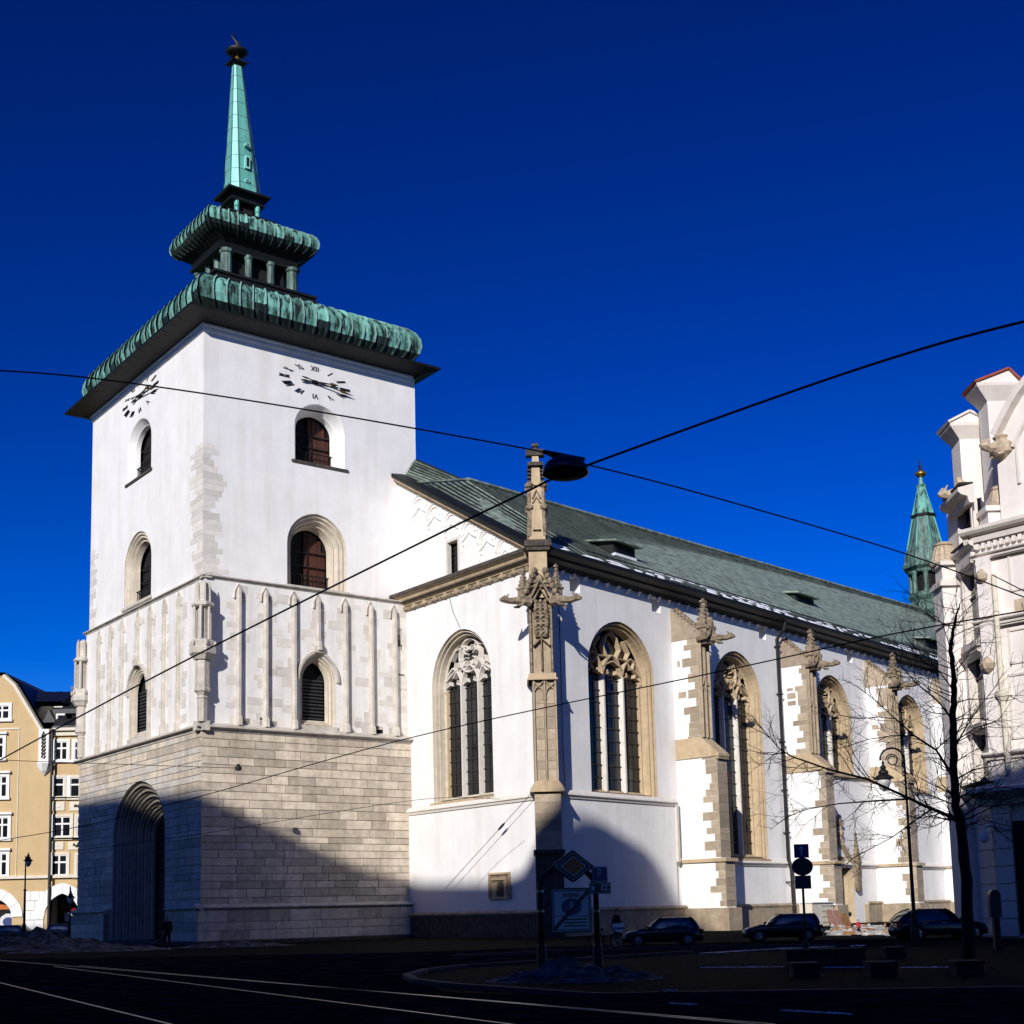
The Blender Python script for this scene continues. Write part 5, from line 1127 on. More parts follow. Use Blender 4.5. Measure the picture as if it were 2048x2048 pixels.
b.tube([f59.P(X9(2032), Z9(1012), -.5), f59.P(X9(2032)+2.2, Z9(1012), -.5)], .05, 5); b.tube([f59.P(X9(2032), Z9(1046), -.5), f59.P(X9(2032)+2.2, Z9(1046), -.5)], .04, 5); b.build('balcony_railing', 'iron', pal)
# pinnacle blocks
def pin_block(D, x0, x1, ytop, yb, roof_mt, peak, label):
    f = cam_frame(D); X_ = lambda x: f.uz(x, (ytop+yb)/2)[0]; Z_ = lambda y: f.uz((x0+x1)/2, y)[1]; w = X_(x1)-X_(x0); a, c = X_(x0), X_(x1)
    b = MB(); b.box(f, a+w*.28, c, Z_(yb)-6, Z_(ytop+(yb-ytop)*.42), -1.2, 0); r = b.build('pinnacle_block', 'palace', pal)
    b = MB(); zt_ = Z_(ytop+(yb-ytop)*.42); z2 = Z_(ytop+(yb-ytop)*.22)
    b.loft([[f.P(a+w*.28, zt_, 0), f.P(c, zt_, 0), f.P(c, zt_, -1.2), f.P(a+w*.28, zt_, -1.2)], [f.P(a, z2, .3), f.P(c+w*.05, z2, .3), f.P(c+w*.05, z2, -1.35), f.P(a, z2, -1.35)], [f.P(a, z2+.15, .3), f.P(c+w*.05, z2+.15, .3), f.P(c+w*.05, z2+.15, -1.35), f.P(a, z2+.15, -1.35)]], True, True, True); b.build('pinnacle_cornice', 'palace_trim', r)
    b = MB(); zp = Z_(ytop); um = a+w*(.55 if peak else .8)
    b.prism(f, [(a, z2+.17), (c+w*.05, z2+.17), (um, zp)], -1.35, .25); b.build('pinnacle_pediment', 'palace', r)
    b = MB()
    for s, e in (((a-.1, z2+.2), (um, zp+.08)), ((um, zp+.08), (c+w*.1, z2+.2))): b.bar(f, [s, e], .2, -1.45, .35)
    b.build('pinnacle_roof', roof_mt, r)
pin_block(62.3, 1899, 1972, 829, 945, 'palace_trim', True, '')
pin_block(60.6, 1952, 2034, 745, 880, 'red_tile', False, '')
b = MB(); p = atdepth(1922, 985, 61.5); gargoyle(b, Vector((p.x+.3, p.y, p.z)), Vector((-1, -.1, -.12)), 1.45); knob(b, p+Vector((.1, 0, .2)), .4); b.tube([p+Vector((.1, 0, .1)), p+Vector((-.1, 0, .75))], [.3, .12], 6); b.build('gargoyle', 'palace_orn', pal)
b = MB(); p = atdepth(2000, 900, 58.8); gargoyle(b, Vector((p.x+.3, p.y, p.z)), Vector((-1, -.3, .05)), 1.4); b.lathe(p+Vector((.1, 0, -.5)), [(.1, 0), (.55, .3), (.6, .7), (.3, .95), (.4, 1.1), (.05, 1.3)], 9); b.build('gargoyle', 'palace_orn', pal)
# ground floor: piers, dark openings, rustication
b = MB(); b.box(fP, .9, 2.2, .2, zG-1.2, -.05, .12); b.box(fP, 3.3, 5.5, .2, zG-1.2, -.05, .12); dk = b.build('shop_opening', 'dark_inside', pal)
k = 0; z = .1
while z < zG-.6:
    piece('rusticated_block', fP, 0.02, .85, z, z+.74, -.05, .2, 'palace_trim', pal); piece('rusticated_block', fP, 2.3, 3.2, z, z+.74, -.05, .2, 'palace_trim', pal)
    for q in range(1): piece('rusticated_block', fA, .1+q*2.1, 2.5+q*2.1, z, z+.74, -.05, .12, 'palace_trim', pal)
    z += .78
zq = fP.uz(1990, 1665)[1]; b = MB(); b.tube([fP.P(.2, zq, .2), fP.P(.3, zq+.35, .7), fP.P(.2, zq+.2, 1.2), fP.P(.1, zq-.15, 1.25)], .07, 6); b.lathe(fP.P(.1, zq-.5, 1.25), [(.08, 0), (.2, .1), (.24, .35), (.05, .45)], 8); b.build('wall_lantern', 'white_trim', pal)
# ------------------------------------------------------------------ copper turret behind the nave roof
D = 165; k = D/FPX*1.12; ctr = atdepth(1851, 1100, D)
tz = lambda y: atdepth(1843, y, D).z
tt = thing('copper_turret', 'slender green copper turret with gilt orb behind the far end of the nave roof', 'tower', (ctr.x, D, 0))
cc = Vector((ctr.x, D, 0))
def lat(name, mt, prof, n=8, smooth=False): b = MB(); b.lathe(cc, [(w*k, tz(y)) for y, w in prof], n); return b.build(name, mt, tt, smooth=smooth)
b = MB(); b.lathe(cc, [(35*k, 0), (35*k, tz(1240))], 8); b.build('shaft', 'plaster', tt)
lat('lower_moulding', 'patina_dull', [(1260, 36), (1235, 36), (1226, 40), (1215, 37), (1205, 33), (1196, 38), (1188, 34)])
lat('lantern', 'dark_inside', [(1190, 22), (1148, 22)])
for q in range(8):
    a = math.radians(q*45+22.5); p = cc+Vector((math.cos(a), math.sin(a), 0))*29*k; b = MB(); b.lathe(p, [(5*k, tz(1190)), (5.5*k, tz(1187)), (4.2*k, tz(1184)), (4.2*k, tz(1154)), (6*k, tz(1149)), (6*k, tz(1146))], 8); b.build('lantern_column', 'patina_dull', tt)
lat('lantern_cornice', 'patina_dull', [(1148, 33), (1143, 35), (1138, 43), (1133, 44), (1126, 40), (1115, 39), (1104, 36)])
lat('lower_spire', 'patina_dull', [(1106, 37), (1098, 33), (1070, 26), (1036, 20)])
lat('spire_ring', 'dark_copper', [(1038, 19), (1036, 23), (1032, 24), (1029, 17)])
lat('upper_spire', 'patina', [(1031, 20), (1000, 13), (976, 8)])
b = MB()
for q in range(8):
    a = math.radians(q*45); e = Vector((math.cos(a), math.sin(a), 0)); b.tube([cc+e*34*k+Z*tz(1100), cc+e*21*k+Z*tz(1038)], 1.3*k, 4); b.tube([cc+e*20*k+Z*tz(1030), cc+e*7*k+Z*tz(977)], 1.1*k, 4)
b.build('spire_rib', 'spire_copper', tt)
lat('neck', 'patina', [(977, 8), (972, 10), (969, 5), (955, 3)]); lat('orb', 'gold', [(955, 3), (951, 9), (948, 11), (945, 9), (941, 3)], 12, True)
lat('finial', 'iron', [(942, 2), (935, 3.5), (930, 1.6), (920, 1)], 6)
# ------------------------------------------------------------------ cars
def make_car(label, loc, heading, ln, wd, ht, paint, kind='hatch'):
    t = thing('parked_car', label, 'car', loc, heading, 'cars parked round the church', local=True)
    h = ln/2; w = wd/2; belt = ht*.62; gc = ht*.15
    hood = {'hatch': .50, 'estate': .50, 'suv': .55}[kind]
    def top(x):                                                        # bonnet, belt line and tail
        f = x/h
        if f > .42: return belt-(f-.42)/.58*belt*.26-(max(0, f-.9)/.1)*belt*.14
        if f < -.86: return belt-(-f-.86)/.14*belt*.12
        return belt
    def ring(z, k, l):                                                   # rounded plan outline
        P = []
        for i in range(28):
            a = 2*math.pi*i/28; c, s = math.cos(a), math.sin(a)
            x = l*math.copysign(abs(c)**.42, c); y = k*math.copysign(abs(s)**.35, s); P.append((x, y))
        return P
    b = MB(); L = []
    for q, k, l in ((0, .90, .95), (.1, .97, .985), (.45, 1.0, 1.0), (.7, .985, .99), (.92, .95, .97), (1, .88, .93)):
        L.append([Vector((x, y, gc+(top(x)-gc)*q)) for x, y in ring(0, w*k, h*l)])
    b.loft(L, True, True, True); body = b.build('body', paint, t, smooth=True)
    xf, xr_ = h*.40, {'hatch': -h*.93, 'estate': -h*.96, 'suv': -h*.96}[kind]
    tf, tr = h*.02, {'hatch': -h*.66, 'estate': -h*.80, 'suv': -h*.42}[kind]
    def gh(q): return xr_+(tr-xr_)*q**1.2, xf+(tf-xf)*q, w*(.90-.22*q)
    def gring(q, grow=0):
        a, c, k = gh(q); m_ = (a+c)/2; l = (c-a)/2; return [Vector((m_+x, y, belt-.03+(ht-belt)*(math.sin(q*math.pi/2)**.9))) for x, y in ring(0, k+grow, l+grow)]
    b = MB(); b.loft([gring(q) for q in (0, .3, .6, .85)], True, False, False); b.build('cabin', 'car_glass', t, smooth=True)
    b = MB(); b.loft([gring(.82, .01), gring(.9, .012), gring(1.0, -.03)], True, False, True); b.build('roof', paint, t, smooth=True)
    b = MB()
    for f in (0, .36, .66, 1.0):                                        # pillars
        for s in (-1, 1):
            P = []
            for q in (0, .3, .6, .86):
                a, c, k = gh(q); x = a+(c-a)*(.06+.88*f); P.append((x, s*(k*.985), belt-.03+(ht-belt)*(math.sin(q*math.pi/2)**.9)))
            b.tube(P, .035 if 0 < f < 1 else .05, 5)
    build_each(b, 'pillar', paint, t)
    for s in (-1, 1):
        b = MB(); b.lathe((h*.34, s*(w+.07), belt+.02), [(.01, -.06), (.1, -.03), (.1, .06), (.01, .09)], 8); b.build('mirror', paint, t)
        b = MB(); b.wbox(h*.84, h*.955, s*w*.62-.13, s*w*.62+.13, belt*.62, belt*.76); b.build('headlight', 'lamp_clear', t)
        b = MB(); b.wbox(-h*.985, -h*.9, s*w*.72-.1, s*w*.72+.1, belt*.68, belt*.92); b.build('tail_light', 'lamp_red', t)
        b = MB(); b.wbox(-h*.1, h*.02, s*(w+.005)-.012, s*(w+.005)+.012, belt*.86, belt*.89); b.wbox(-h*.5, -h*.38, s*(w+.005)-.012, s*(w+.005)+.012, belt*.86, belt*.89); b.build('door_handle', 'alloy', t)
    b = MB(); b.wbox(h*.95, h*.992, -w*.5, w*.5, gc+.1, gc+.22); b.build('grille', 'rubber', t)
    b = MB(); b.wbox(-h*1.005, -h*.97, -.24, .24, belt*.52, belt*.64); b.build('number_plate', 'sign_white', t)
    R_ = ht*.215
    for fx in (.62, -.6):
        for s in (-1, 1):
            b = MB(); c_ = Vector((h*fx, 0, R_)); y0, y1 = s*(w-.2), s*(w+.01)
            circ = lambda r, y: [Vector((c_.x+r*math.cos(a*math.pi/9), y, c_.z+r*math.sin(a*math.pi/9))) for a in range(18)]
            b.loft([circ(R_*.6, y0), circ(R_, y0), circ(R_, y1), circ(R_*.64, y1)], True); wh = b.build('wheel', 'rubber', t)
            b = MB(); b.loft([circ(R_*.64, y1-s*.02), circ(R_*.2, y1-s*.01), circ(.01, y1)], True)
            for q in range(5):
                a = q*2*math.pi/5; b.tube([(c_.x+math.cos(a)*.05, y1+s*.004, c_.z+math.sin(a)*.05), (c_.x+math.cos(a)*R_*.62, y1-s*.005, c_.z+math.sin(a)*R_*.62)], .03, 4)
            b.build('rim', 'alloy', wh)
            b = MB(); b.loft([circ(R_*1.17, s*(w-.25)), circ(R_*1.17, s*(w+.004)), circ(R_*1.0, s*(w+.006))], True); b.build('wheel_arch', 'rubber', t)
    return t
p = ground(1330, 1893); make_car('black hatchback parked beside the person with the bicycle', (p.x, p.y+.9, 0), math.radians(177), 3.65, 1.6, 1.3, 'paint_black', 'hatch')
p = ground(1572, 1883); make_car('black estate car parked behind the one-way sign pole', (p.x, p.y+.9, 0), math.radians(176), 3.75, 1.6, 1.32, 'paint_black', 'estate')
p = ground(1890, 1880); make_car('dark navy sloping-roof car parked at far right behind the tree', (p.x, p.y+.9, 0), math.radians(6), 4.3, 1.75, 1.42, 'paint_navy', 'suv')
p = atdepth(38, 1870, 128); make_car('dark saloon parked by the lamp before the gabled house', (p.x, p.y, 0), math.radians(-4), 5.2, 1.9, 1.6, 'paint_black', 'hatch')
p = atdepth(141, 1870, 134); make_car('grey car parked under the shop arch beside the tower', (p.x, p.y, 0), math.radians(2), 4.8, 1.9, 1.6, 'paint_grey', 'estate')
# ------------------------------------------------------------------ sign frame with boards
A0 = atdepth(1082, 1950, 33.6); B0 = atdepth(1194, 1940, 34.8); A0.z = B0.z = 0
d_ = (B0-A0).normalized(); n_ = Vector((d_.y, -d_.x, 0)); fF = turned(A0, d_, n_); sp_ = (B0-A0).length
def c9(x, y): return 1050+x/6.04, 1660+y/6.04
sf = thing('sign_frame', 'arched dark metal frame carrying road signs in the middle of the square', 'sign frame', A0)
zt9 = lambda y, x=540: fF.uz(*c9(x, y))[1]; ut9 = lambda x, y=900: fF.uz(*c9(x, y))[0]
ul, ur = ut9(187), ut9(860); za_, zs_ = zt9(430), zt9(720)
post = lambda u: [fF.P(u, 0), fF.P(u, zs_)]
b = MB(); b.tube([fF.P(ul, 0), fF.P(ul, zs_)]+[fF.P(ul+(ur-ul)*.5*(1-math.cos(t)), zs_+(za_-zs_)*math.sin(t)) for t in [math.pi*k/14 for k in range(1, 14)]]+[fF.P(ur, zs_), fF.P(ur, 0)], .075, 10); b.build('arched_post', 'iron', sf, smooth=True)
for u, x in ((ul, 187), (ur, 860)):
    b = MB(); zz_ = zt9(1385, x); b.lathe(fF.P(u, 0), [(.13, 0), (.12, zz_-.04), (.09, zz_), (.076, zz_+.01)], 10); b.build('post_sleeve', 'iron', sf)
    b = MB()
    for y in (740, 980): z = zt9(y, x); b.lathe(fF.P(u, z), [(.09, -.03), (.09, .03)], 10)
    b.build('clamp', 'alloy', sf)
uc_, zc_ = fF.uz(*c9(540, 440)); hw_ = ut9(540+245, 440)-uc_; hh_ = zt9(440-190)-zc_
def dia(k, o0, o1, mt, par, nm):
    P_ = []
    for cx, cz, ax in ((1, 0, 'h'), (0, 1, 'v'), (-1, 0, 'h'), (0, -1, 'v')):
        if ax == 'h': P_ += [(uc_+cx*hw_*k, zc_-cx*.05*hh_*k), (uc_+cx*hw_*k, zc_+cx*.05*hh_*k)]
        else: P_ += [(uc_+cz*.05*hw_*k, zc_+cz*hh_*k), (uc_-cz*.05*hw_*k, zc_+cz*hh_*k)]
    b = MB(); b.prism(fF, P_, o0, o1); return b.build(nm, mt, par)
ds = dia(1, .09, .13, 'sign_back', sf, 'priority_sign'); dia(.84, .13, .138, 'sign_white', ds, 'sign_border'); dia(.80, .138, .142, 'sign_back', ds, 'sign_field'); dia(.62, .142, .146, 'sign_white', ds, 'sign_border'); dia(.54, .146, .152, 'sign_yellow', ds, 'sign_centre')
def text_obj(txt, fr, u, z, o, size, mt, parent, sx=1.0, name='lettering'):
    cu = bpy.data.curves.new('tmp', 'FONT'); cu.body = txt; cu.size = size; cu.align_x = 'CENTER'; cu.align_y = 'CENTER'; cu.extrude = .004
    to = bpy.data.objects.new('tmp', cu); COL.objects.link(to); dg = bpy.context.evaluated_depsgraph_get(); dg.update()
    me = bpy.data.meshes.new_from_object(to.evaluated_get(dg)); bpy.data.objects.remove(to)
    for v in me.vertices: x, y, zz = v.co; v.co = fr.P(u+x*sx, z+y, o+zz)
    me.materials.clear(); me.materials.append(M[mt]); ob = bpy.data.objects.new(name, me); COL.objects.link(ob); adopt(ob, parent); return ob
def board(r, cf, fr, o, mt, name, parent, border='sign_white', bw=.03):
    u0, u1, z0, z1 = rect(fr, cf, *r); b = MB(); b.box(fr, u0, u1, z0, z1, o, o+.03); bd = b.build(name, mt, parent)
    if border:
        b = MB()
        for a in ((u0+bw, u1-bw, z1-2*bw, z1-1.4*bw), (u0+bw, u1-bw, z0+1.4*bw, z0+2*bw), (u0+bw, u0+1.6*bw, z0+1.4*bw, z1-1.4*bw), (u1-1.6*bw, u1-bw, z0+1.4*bw, z1-1.4*bw)): b.box(fr, *a, o+.031, o+.036)
        b.build('sign_border', border, bd)
    return bd, u0, u1, z0, z1
bd, u0, u1, z0, z1 = board((272, 702, 772, 1232), c9, fF, .09, 'sign_back', 'zone_board', sf, 'sign_white')
w_, h_ = u1-u0, z1-z0
b = MB(); b.box(fF, u0+.09, u1-.09, z0+.09, z1-.09, .121, .126); b.build('sign_field', 'sign_white', bd)
text_obj('RESERVÉ', fF, (u0+u1)/2, z1-.17*h_, .13, .15, 'sign_back', bd)
b = MB(); b.prism(fF, [((u0+u1)/2+.25*w_*math.cos(t*math.pi/14), z0+.58*h_+.19*h_*math.sin(t*math.pi/14)) for t in range(28)], .126, .131); b.build('sign_roundel', 'sign_blue', bd)
text_obj('P', fF, (u0+u1)/2, z0+.58*h_, .134, .3, 'sign_white', bd)
b = MB()
for k in range(3): b.box(fF, u0+.3*w_, u1-.12*w_, z0+(.14+.07*k)*h_, z0+(.17+.07*k)*h_, .126, .131)
b.box(fF, u0+.09, u1-.09, z0+.36*h_, z0+.375*h_, .126, .131); b.build('sign_lines', 'sign_back', bd)
b = MB(); b.bar(fF, [(u0+.09, z0+.1), (u1-.09, z1-.08)], .1, .134, .15); b.build('end_of_zone_bar', 'sign_back', bd)
pb_, u0, u1, z0, z1 = board((775, 445, 962, 632), c9, fF, .08, 'sign_blue', 'parking_sign', sf, 'sign_white', .015)
text_obj('P', fF, u0+.42*(u1-u0), z0+.58*(z1-z0), .125, .3, 'sign_white', pb_)
pl_, u0, u1, z0, z1 = board((745, 637, 997, 770), c9, fF, .1, 'sign_back', 'time_plate', sf, 'sign_white', .015)
b = MB()
for a in ((.06, .2, .3, .7), (.52, .92, .68, .82), (.52, .92, .3, .42), (.52, .6, .42, .68), (.72, .78, .3, .82)): b.box(fF, u0+a[0]*(u1-u0), u0+a[1]*(u1-u0), z0+a[2]*(z1-z0), z0+a[3]*(z1-z0), .131, .136)
b.build('plate_marks', 'sign_white', pl_)
# one-way sign pole
def c10(x, y): return 1550+x/8.05, 1660+y/8.05
p0 = ground(1612, 1896); fO = turned((p0.x, p0.y, 0), Vector((1, 0, 0)), Vector((0, -1, 0)))
ow = thing('one_way_sign', 'sign pole with blue arrow, dark oval disc and lower plate before the estate car', 'road sign', (p0.x, p0.y, 0))
b = MB(); b.tube([fO.P(0, 0), fO.P(0, fO.uz(1604, 1690)[1])], .05, 8); b.lathe(fO.P(0, 0), [(.12, 0), (.1, .25), (.05, .3)], 8); b.build('pole', 'iron', ow)
bd, u0, u1, z0, z1 = board((293, 232, 540, 447), c10, fO, .07, 'sign_blue', 'arrow_sign', ow, None); um = (u0+u1)/2
b = MB(); b.bar(fO, [(um, z0+.1), (um, z1-.1)], .05, .1, .108); b.bar(fO, [(um-.1, z1-.22), (um, z1-.08), (um+.1, z1-.22)], .04, .1, .109); b.build('arrow', 'sign_white', bd)
u0, u1, z0, z1 = rect(fO, c10, 255, 450, 610, 732); b = MB(); b.prism(fO, [((u0+u1)/2+(u1-u0)/2*math.cos(t*math.pi/16), (z0+z1)/2+(z1-z0)/2*math.sin(t*math.pi/16)) for t in range(32)], .07, .1); b.build('oval_sign', 'sign_back', ow)
bd, u0, u1, z0, z1 = board((312, 737, 578, 945), c10, fO, .07, 'sign_back', 'text_plate', ow, None)
b = MB()
for k in range(5): b.box(fO, u0+.08, u1-.1, z0+.08+k*(z1-z0-.16)/5, z0+.1+k*(z1-z0-.16)/5, .1, .105)
b.box(fO, u0+.08, u0+.1, z0+.08, z1-.2, .1, .106); b.build('plate_lines', 'sign_blue', bd)
# ------------------------------------------------------------------ street lamps
def scroll_lamp(px, ybase_depth, ytop, label, s, lantern_px, lantern_y, arm=-1, ls=.68):
    D = ybase_depth; p = atdepth(px, 1800, D); c = Vector((p.x, D, 0)); zt_ = atdepth(px, ytop, D).z
    t = thing('street_lamp', label, 'street lamp', c, group=None)
    b = MB(); b.lathe(c, [(.2*s, 0), (.2*s, .5*s), (.15*s, .6*s), (.13*s, 1.2*s), (.085*s, 1.3*s), (.07*s, zt_*.6), (.1*s, zt_*.6+.02), (.1*s, zt_*.6+.12), (.055*s, zt_*.6+.14), (.04*s, zt_)], 10); b.build('post', 'iron', t)
    lx = atdepth(lantern_px, 1700, D).x-c.x; R_ = abs(lx)*.56; b = MB()
    arc_ = [c+Vector((arm*(R_-R_*math.cos(a)), 0, zt_-.2*s+R_*1.0*math.sin(a))) for a in [math.pi*k/12 for k in range(13)]]
    b.tube([c+Z*(zt_-1.6*s)]+arc_, .045*s, 6)
    b.tube([c+Vector((arm*(R_+.52*R_*math.cos(a)*(1-.05*a)), 0, zt_-.2*s+.52*R_*math.sin(a)*(1-.05*a))) for a in [2*math.pi*k/18*1.4 for k in range(19)]], .03*s, 5)
    for q in range(3): b.tube([c+Vector((arm*(R_*.25*math.cos(a)), 0, zt_-(.4+.4*q)*s+R_*.2*math.sin(a))) for a in [math.pi*k/8-math.pi/2 for k in range(9)]], .025*s, 4)
    b.build('scroll_arm', 'iron', t)
    lz = atdepth(lantern_px, lantern_y, D).z; l = c+Vector((lx, 0, lz)); b = MB()
    b.lathe(l, [(.03*ls, 1.15*ls), (.1*ls, 1.05*ls), (.05*ls, .95*ls), (.16*ls, .82*ls), (.2*ls, .72*ls), (.14*ls, .66*ls), (.3*ls, .5*ls), (.34*ls, .38*ls), (.26*ls, .34*ls), (.62*ls, .1*ls), (.66*ls, .02*ls), (.5*ls, 0)], 14); b.tube([l+Z*1.1*ls, Vector((l.x, l.y, zt_-.2*s))], .03*ls, 5); ln_ = b.build('lantern', 'iron', t)
    b = MB(); b.lathe(l, [(.46*ls, -.01), (.42*ls, -.3*ls), (.28*ls, -.62*ls), (.08*ls, -.78*ls), (.02, -.8*ls)], 14); b.build('lamp_glass', 'lamp_clear', ln_, smooth=True)
    return t
scroll_lamp(1826, 57.5, 1510, 'tall black lamp with scrolled arm and bell lantern near the tree', 1.0, 1776, 1558)
scroll_lamp(49.5, 112, 1712, 'black scrolled street lamp before the tan gabled house', 1.3, 57, 1722, 1, .62)
scroll_lamp(140, 112, 1772, 'shorter black street lamp before the shop arch by the tower', 1.3, 143, 1796, 1, .62)
# ------------------------------------------------------------------ suspended lamp and wires
def wire(name, pts, r, label, n=10):
    P = [atdepth(*q) for q in pts]; Q = []
    for i in range(len(P)-1):
        a, b_, c_, d2 = P[max(i-1, 0)], P[i], P[i+1], P[min(i+2, len(P)-1)]
        for k in range(n):
            t = k/n; Q.append(.5*((2*b_)+(c_-a)*t+(2*a-5*b_+4*c_-d2)*t*t+(3*b_-a-3*c_+d2)*t**3))
    Q.append(P[-1]); b = MB(); b.tube(Q, r, 5); return tag(b.build(name, 'iron', smooth=True), label, 'cable')
wire('overhead_wire', [(-60, 738, 25), (180, 756, 26), (573, 813, 26), (1050, 897, 26), (1128, 918, 26), (1400, 987, 27), (1815, 1109, 30), (2110, 1218, 32)], .017, 'overhead wire carrying the dish lamp across the tower top')
wire('overhead_wire', [(2110, 628, 20), (1870, 690, 22), (1590, 781, 24), (1166, 934, 25.3), (1049, 985, 26.3), (806, 1103, 29), (403, 1305, 35), (165, 1430, 40), (-60, 1553, 46)], .025, 'thick overhead cable from upper right down across the dish lamp to far left')
wire('overhead_wire', [(2110, 1211, 28), (1780, 1269, 31), (1463, 1338, 35), (827, 1474, 45), (403, 1592, 54), (160, 1653, 60), (-60, 1690, 66)], .018, 'long overhead wire crossing the nave windows and the lower tower')
wire('overhead_wire', [(-60, 1518, 76), (165, 1526, 78), (470, 1536, 84)], .02, 'thin span wire ending at the insulator on the tower wall')
ins = MB(); q = atdepth(477, 1537, 84); ins.lathe(q-Z*.15, [(.05, 0), (.2, .05), (.22, .25), (.1, .3), (.12, .4), (.03, .45)], 10); tag(ins.build('insulator', 'iron'), 'small black insulator against the tower stonework', 'insulator')
wire('overhead_wire', [(1985, 1150, 50), (2040, 1178, 46), (2110, 1215, 42)], .022, 'short wire in front of the palace cornice at right')
wire('overhead_wire', [(160, 1700, 70), (400, 1668, 74), (832, 1600, 80), (1000, 1598, 82)], .016, 'faint thin wire across the shaded tower base')
gw = [fW.P(*fW.uz(1060, 1590, .9), .9), fW.P(*fW.uz(890, 1778, .9), .9)]
b = MB(); b.tube([gw[0], gw[1]], .02, 5); m_ = gw[0].lerp(gw[1], .32); dd = (gw[1]-gw[0]).normalized(); b.tube([m_-dd*.45, m_-dd*.2, m_+dd*.2, m_+dd*.45], [.03, .09, .09, .03], 6); tag(b.build('guy_wire', 'iron'), 'slanting guy wire with turnbuckle on the white wall left of the corner buttress', 'cable')
q = atdepth(1131, 945, 26); sl_ = thing('suspended_lamp', 'dark dish street lamp hanging from the overhead wires', 'street lamp', q)
ax = Vector((0, 0, 1)); rr = 48*26/FPX
b = MB(); b.lathe(q, [(rr, -.03), (rr*1.0, .02), (rr*.96, .1), (rr*.82, .2), (rr*.55, .28), (rr*.25, .32), (.03, .33)], 28); b.build('shade', 'paint_navy', sl_, smooth=True)
b = MB(); b.lathe(q, [(rr*.985, -.028), (rr*.9, -.05), (rr*.4, -.09), (.02, -.1)], 28); b.build('diffuser', 'dark_inside', sl_, smooth=True)
b = MB(); tp = q+Z*.28; b.tube([tp+Vector((-.35, 0, .12)), tp+Vector((-.12, 0, -.02))], .03, 5); b.tube([tp+Vector((.3, 0, -.02)), tp+Vector((.1, 0, -.06))], .03, 5); b.tube([tp+Vector((-.45, 0, .17)), tp+Vector((0, 0, .07)), tp+Vector((.4, 0, -.02))], .045, 6); b.tube([tp-Z*.05, tp+Z*.08], .05, 6); b.build('hanger', 'iron', sl_)
# ------------------------------------------------------------------ bare trees
def bare_tree(label, base, trunk, limbs, D, seed, tw=.135):
    r = random.Random(seed); t = thing('bare_tree', label, 'tree', (base.x, base.y, 0))
    Pp = [atdepth(x, y, D+o) for x, y, o in trunk]; Pp[0].z = -.05; n = len(Pp)
    radii = [tw*(1-i/(n-1))**.8+.018 for i in range(n)]; radii[0] = tw*1.35
    Pq, Rq = [], []
    for i in range(n-1):
        for q in range(5): f = q/5; Pq.append(Pp[i].lerp(Pp[i+1], f)+Vector((r.gauss(0, .012), r.gauss(0, .012), 0))); Rq.append((radii[i]+(radii[i+1]-radii[i])*f)*r.uniform(.93, 1.08))
    Pq.append(Pp[-1]); Rq.append(radii[-1]); b = MB(); b.tube(Pq, Rq, 12); b.build('trunk', 'bark', t, smooth=True)
    B = MB(); T = MB()
    def twig(p, d, l, rad, lev):
        pts = [p]; dd = d.normalized(); k = 4
        for i in range(k):
            dd = (dd+Vector((r.gauss(0, .16), r.gauss(0, .16), r.gauss(.03, .14)))).normalized(); pts.append(pts[-1]+dd*l/k)
        (B if lev < 1 else T).tube(pts, [rad*(1-.7*i/k) for i in range(k+1)], 4 if lev else 5)
        if lev < 3:
            for i in range(r.choice((3, 4, 5)) if lev < 2 else r.choice((1, 2, 3))):
                f = r.uniform(.2, 1); j = min(k-1, int(f*k)); q = pts[j].lerp(pts[j+1], f*k-j)
                e = (pts[j+1]-pts[j]).normalized(); s = e.cross(Vector((r.gauss(0, 1), r.gauss(0, 1), r.gauss(0, .7)))).normalized()
                twig(q, e*.75+s*r.uniform(.5, .9), l*r.uniform(.42, .68), rad*.55, lev+1)
    for L, r0 in limbs:
        P = [atdepth(x, y, D+o) for x, y, o in L]; n = len(P)
        b = MB(); b.tube(P, [max(.010, .72*r0*(1-.85*i/(n-1))) for i in range(n)], 7); b.build('limb', 'bark', t, smooth=True)
        for i in range(n-1):
            for q in range(4):
                f = r.random(); p = P[i].lerp(P[i+1], f); e = (P[i+1]-P[i]).normalized(); s = e.cross(Vector((r.gauss(0, .6), r.gauss(0, 1), r.gauss(0, .6)))).normalized()
                twig(p, e*.8+s*.7, r.uniform(.7, 1.3), r0*.2*(1-.6*i/n)+.003, 1)
        twig(P[-1], P[-1]-P[-2], .7, .014, 1)
    for i in range(2, len(Pp)-1):
        for q in range(5):
            p = Pp[i].lerp(Pp[i+1], r.random()); a = r.uniform(0, 6.28); twig(p, Vector((math.cos(a), math.sin(a), r.uniform(.2, .7))), r.uniform(.9, 1.7), .02*(1-i/len(Pp))+.008, 1)
    B.build('branch', 'bark', t) if B.v else None
    T.build('twig', 'bark', t, stuff=True)
base = ground(1936, 1929)
J = lambda *a: [(1320+x*.37681, 1140+y*.37681, o) for x, y, o in a]
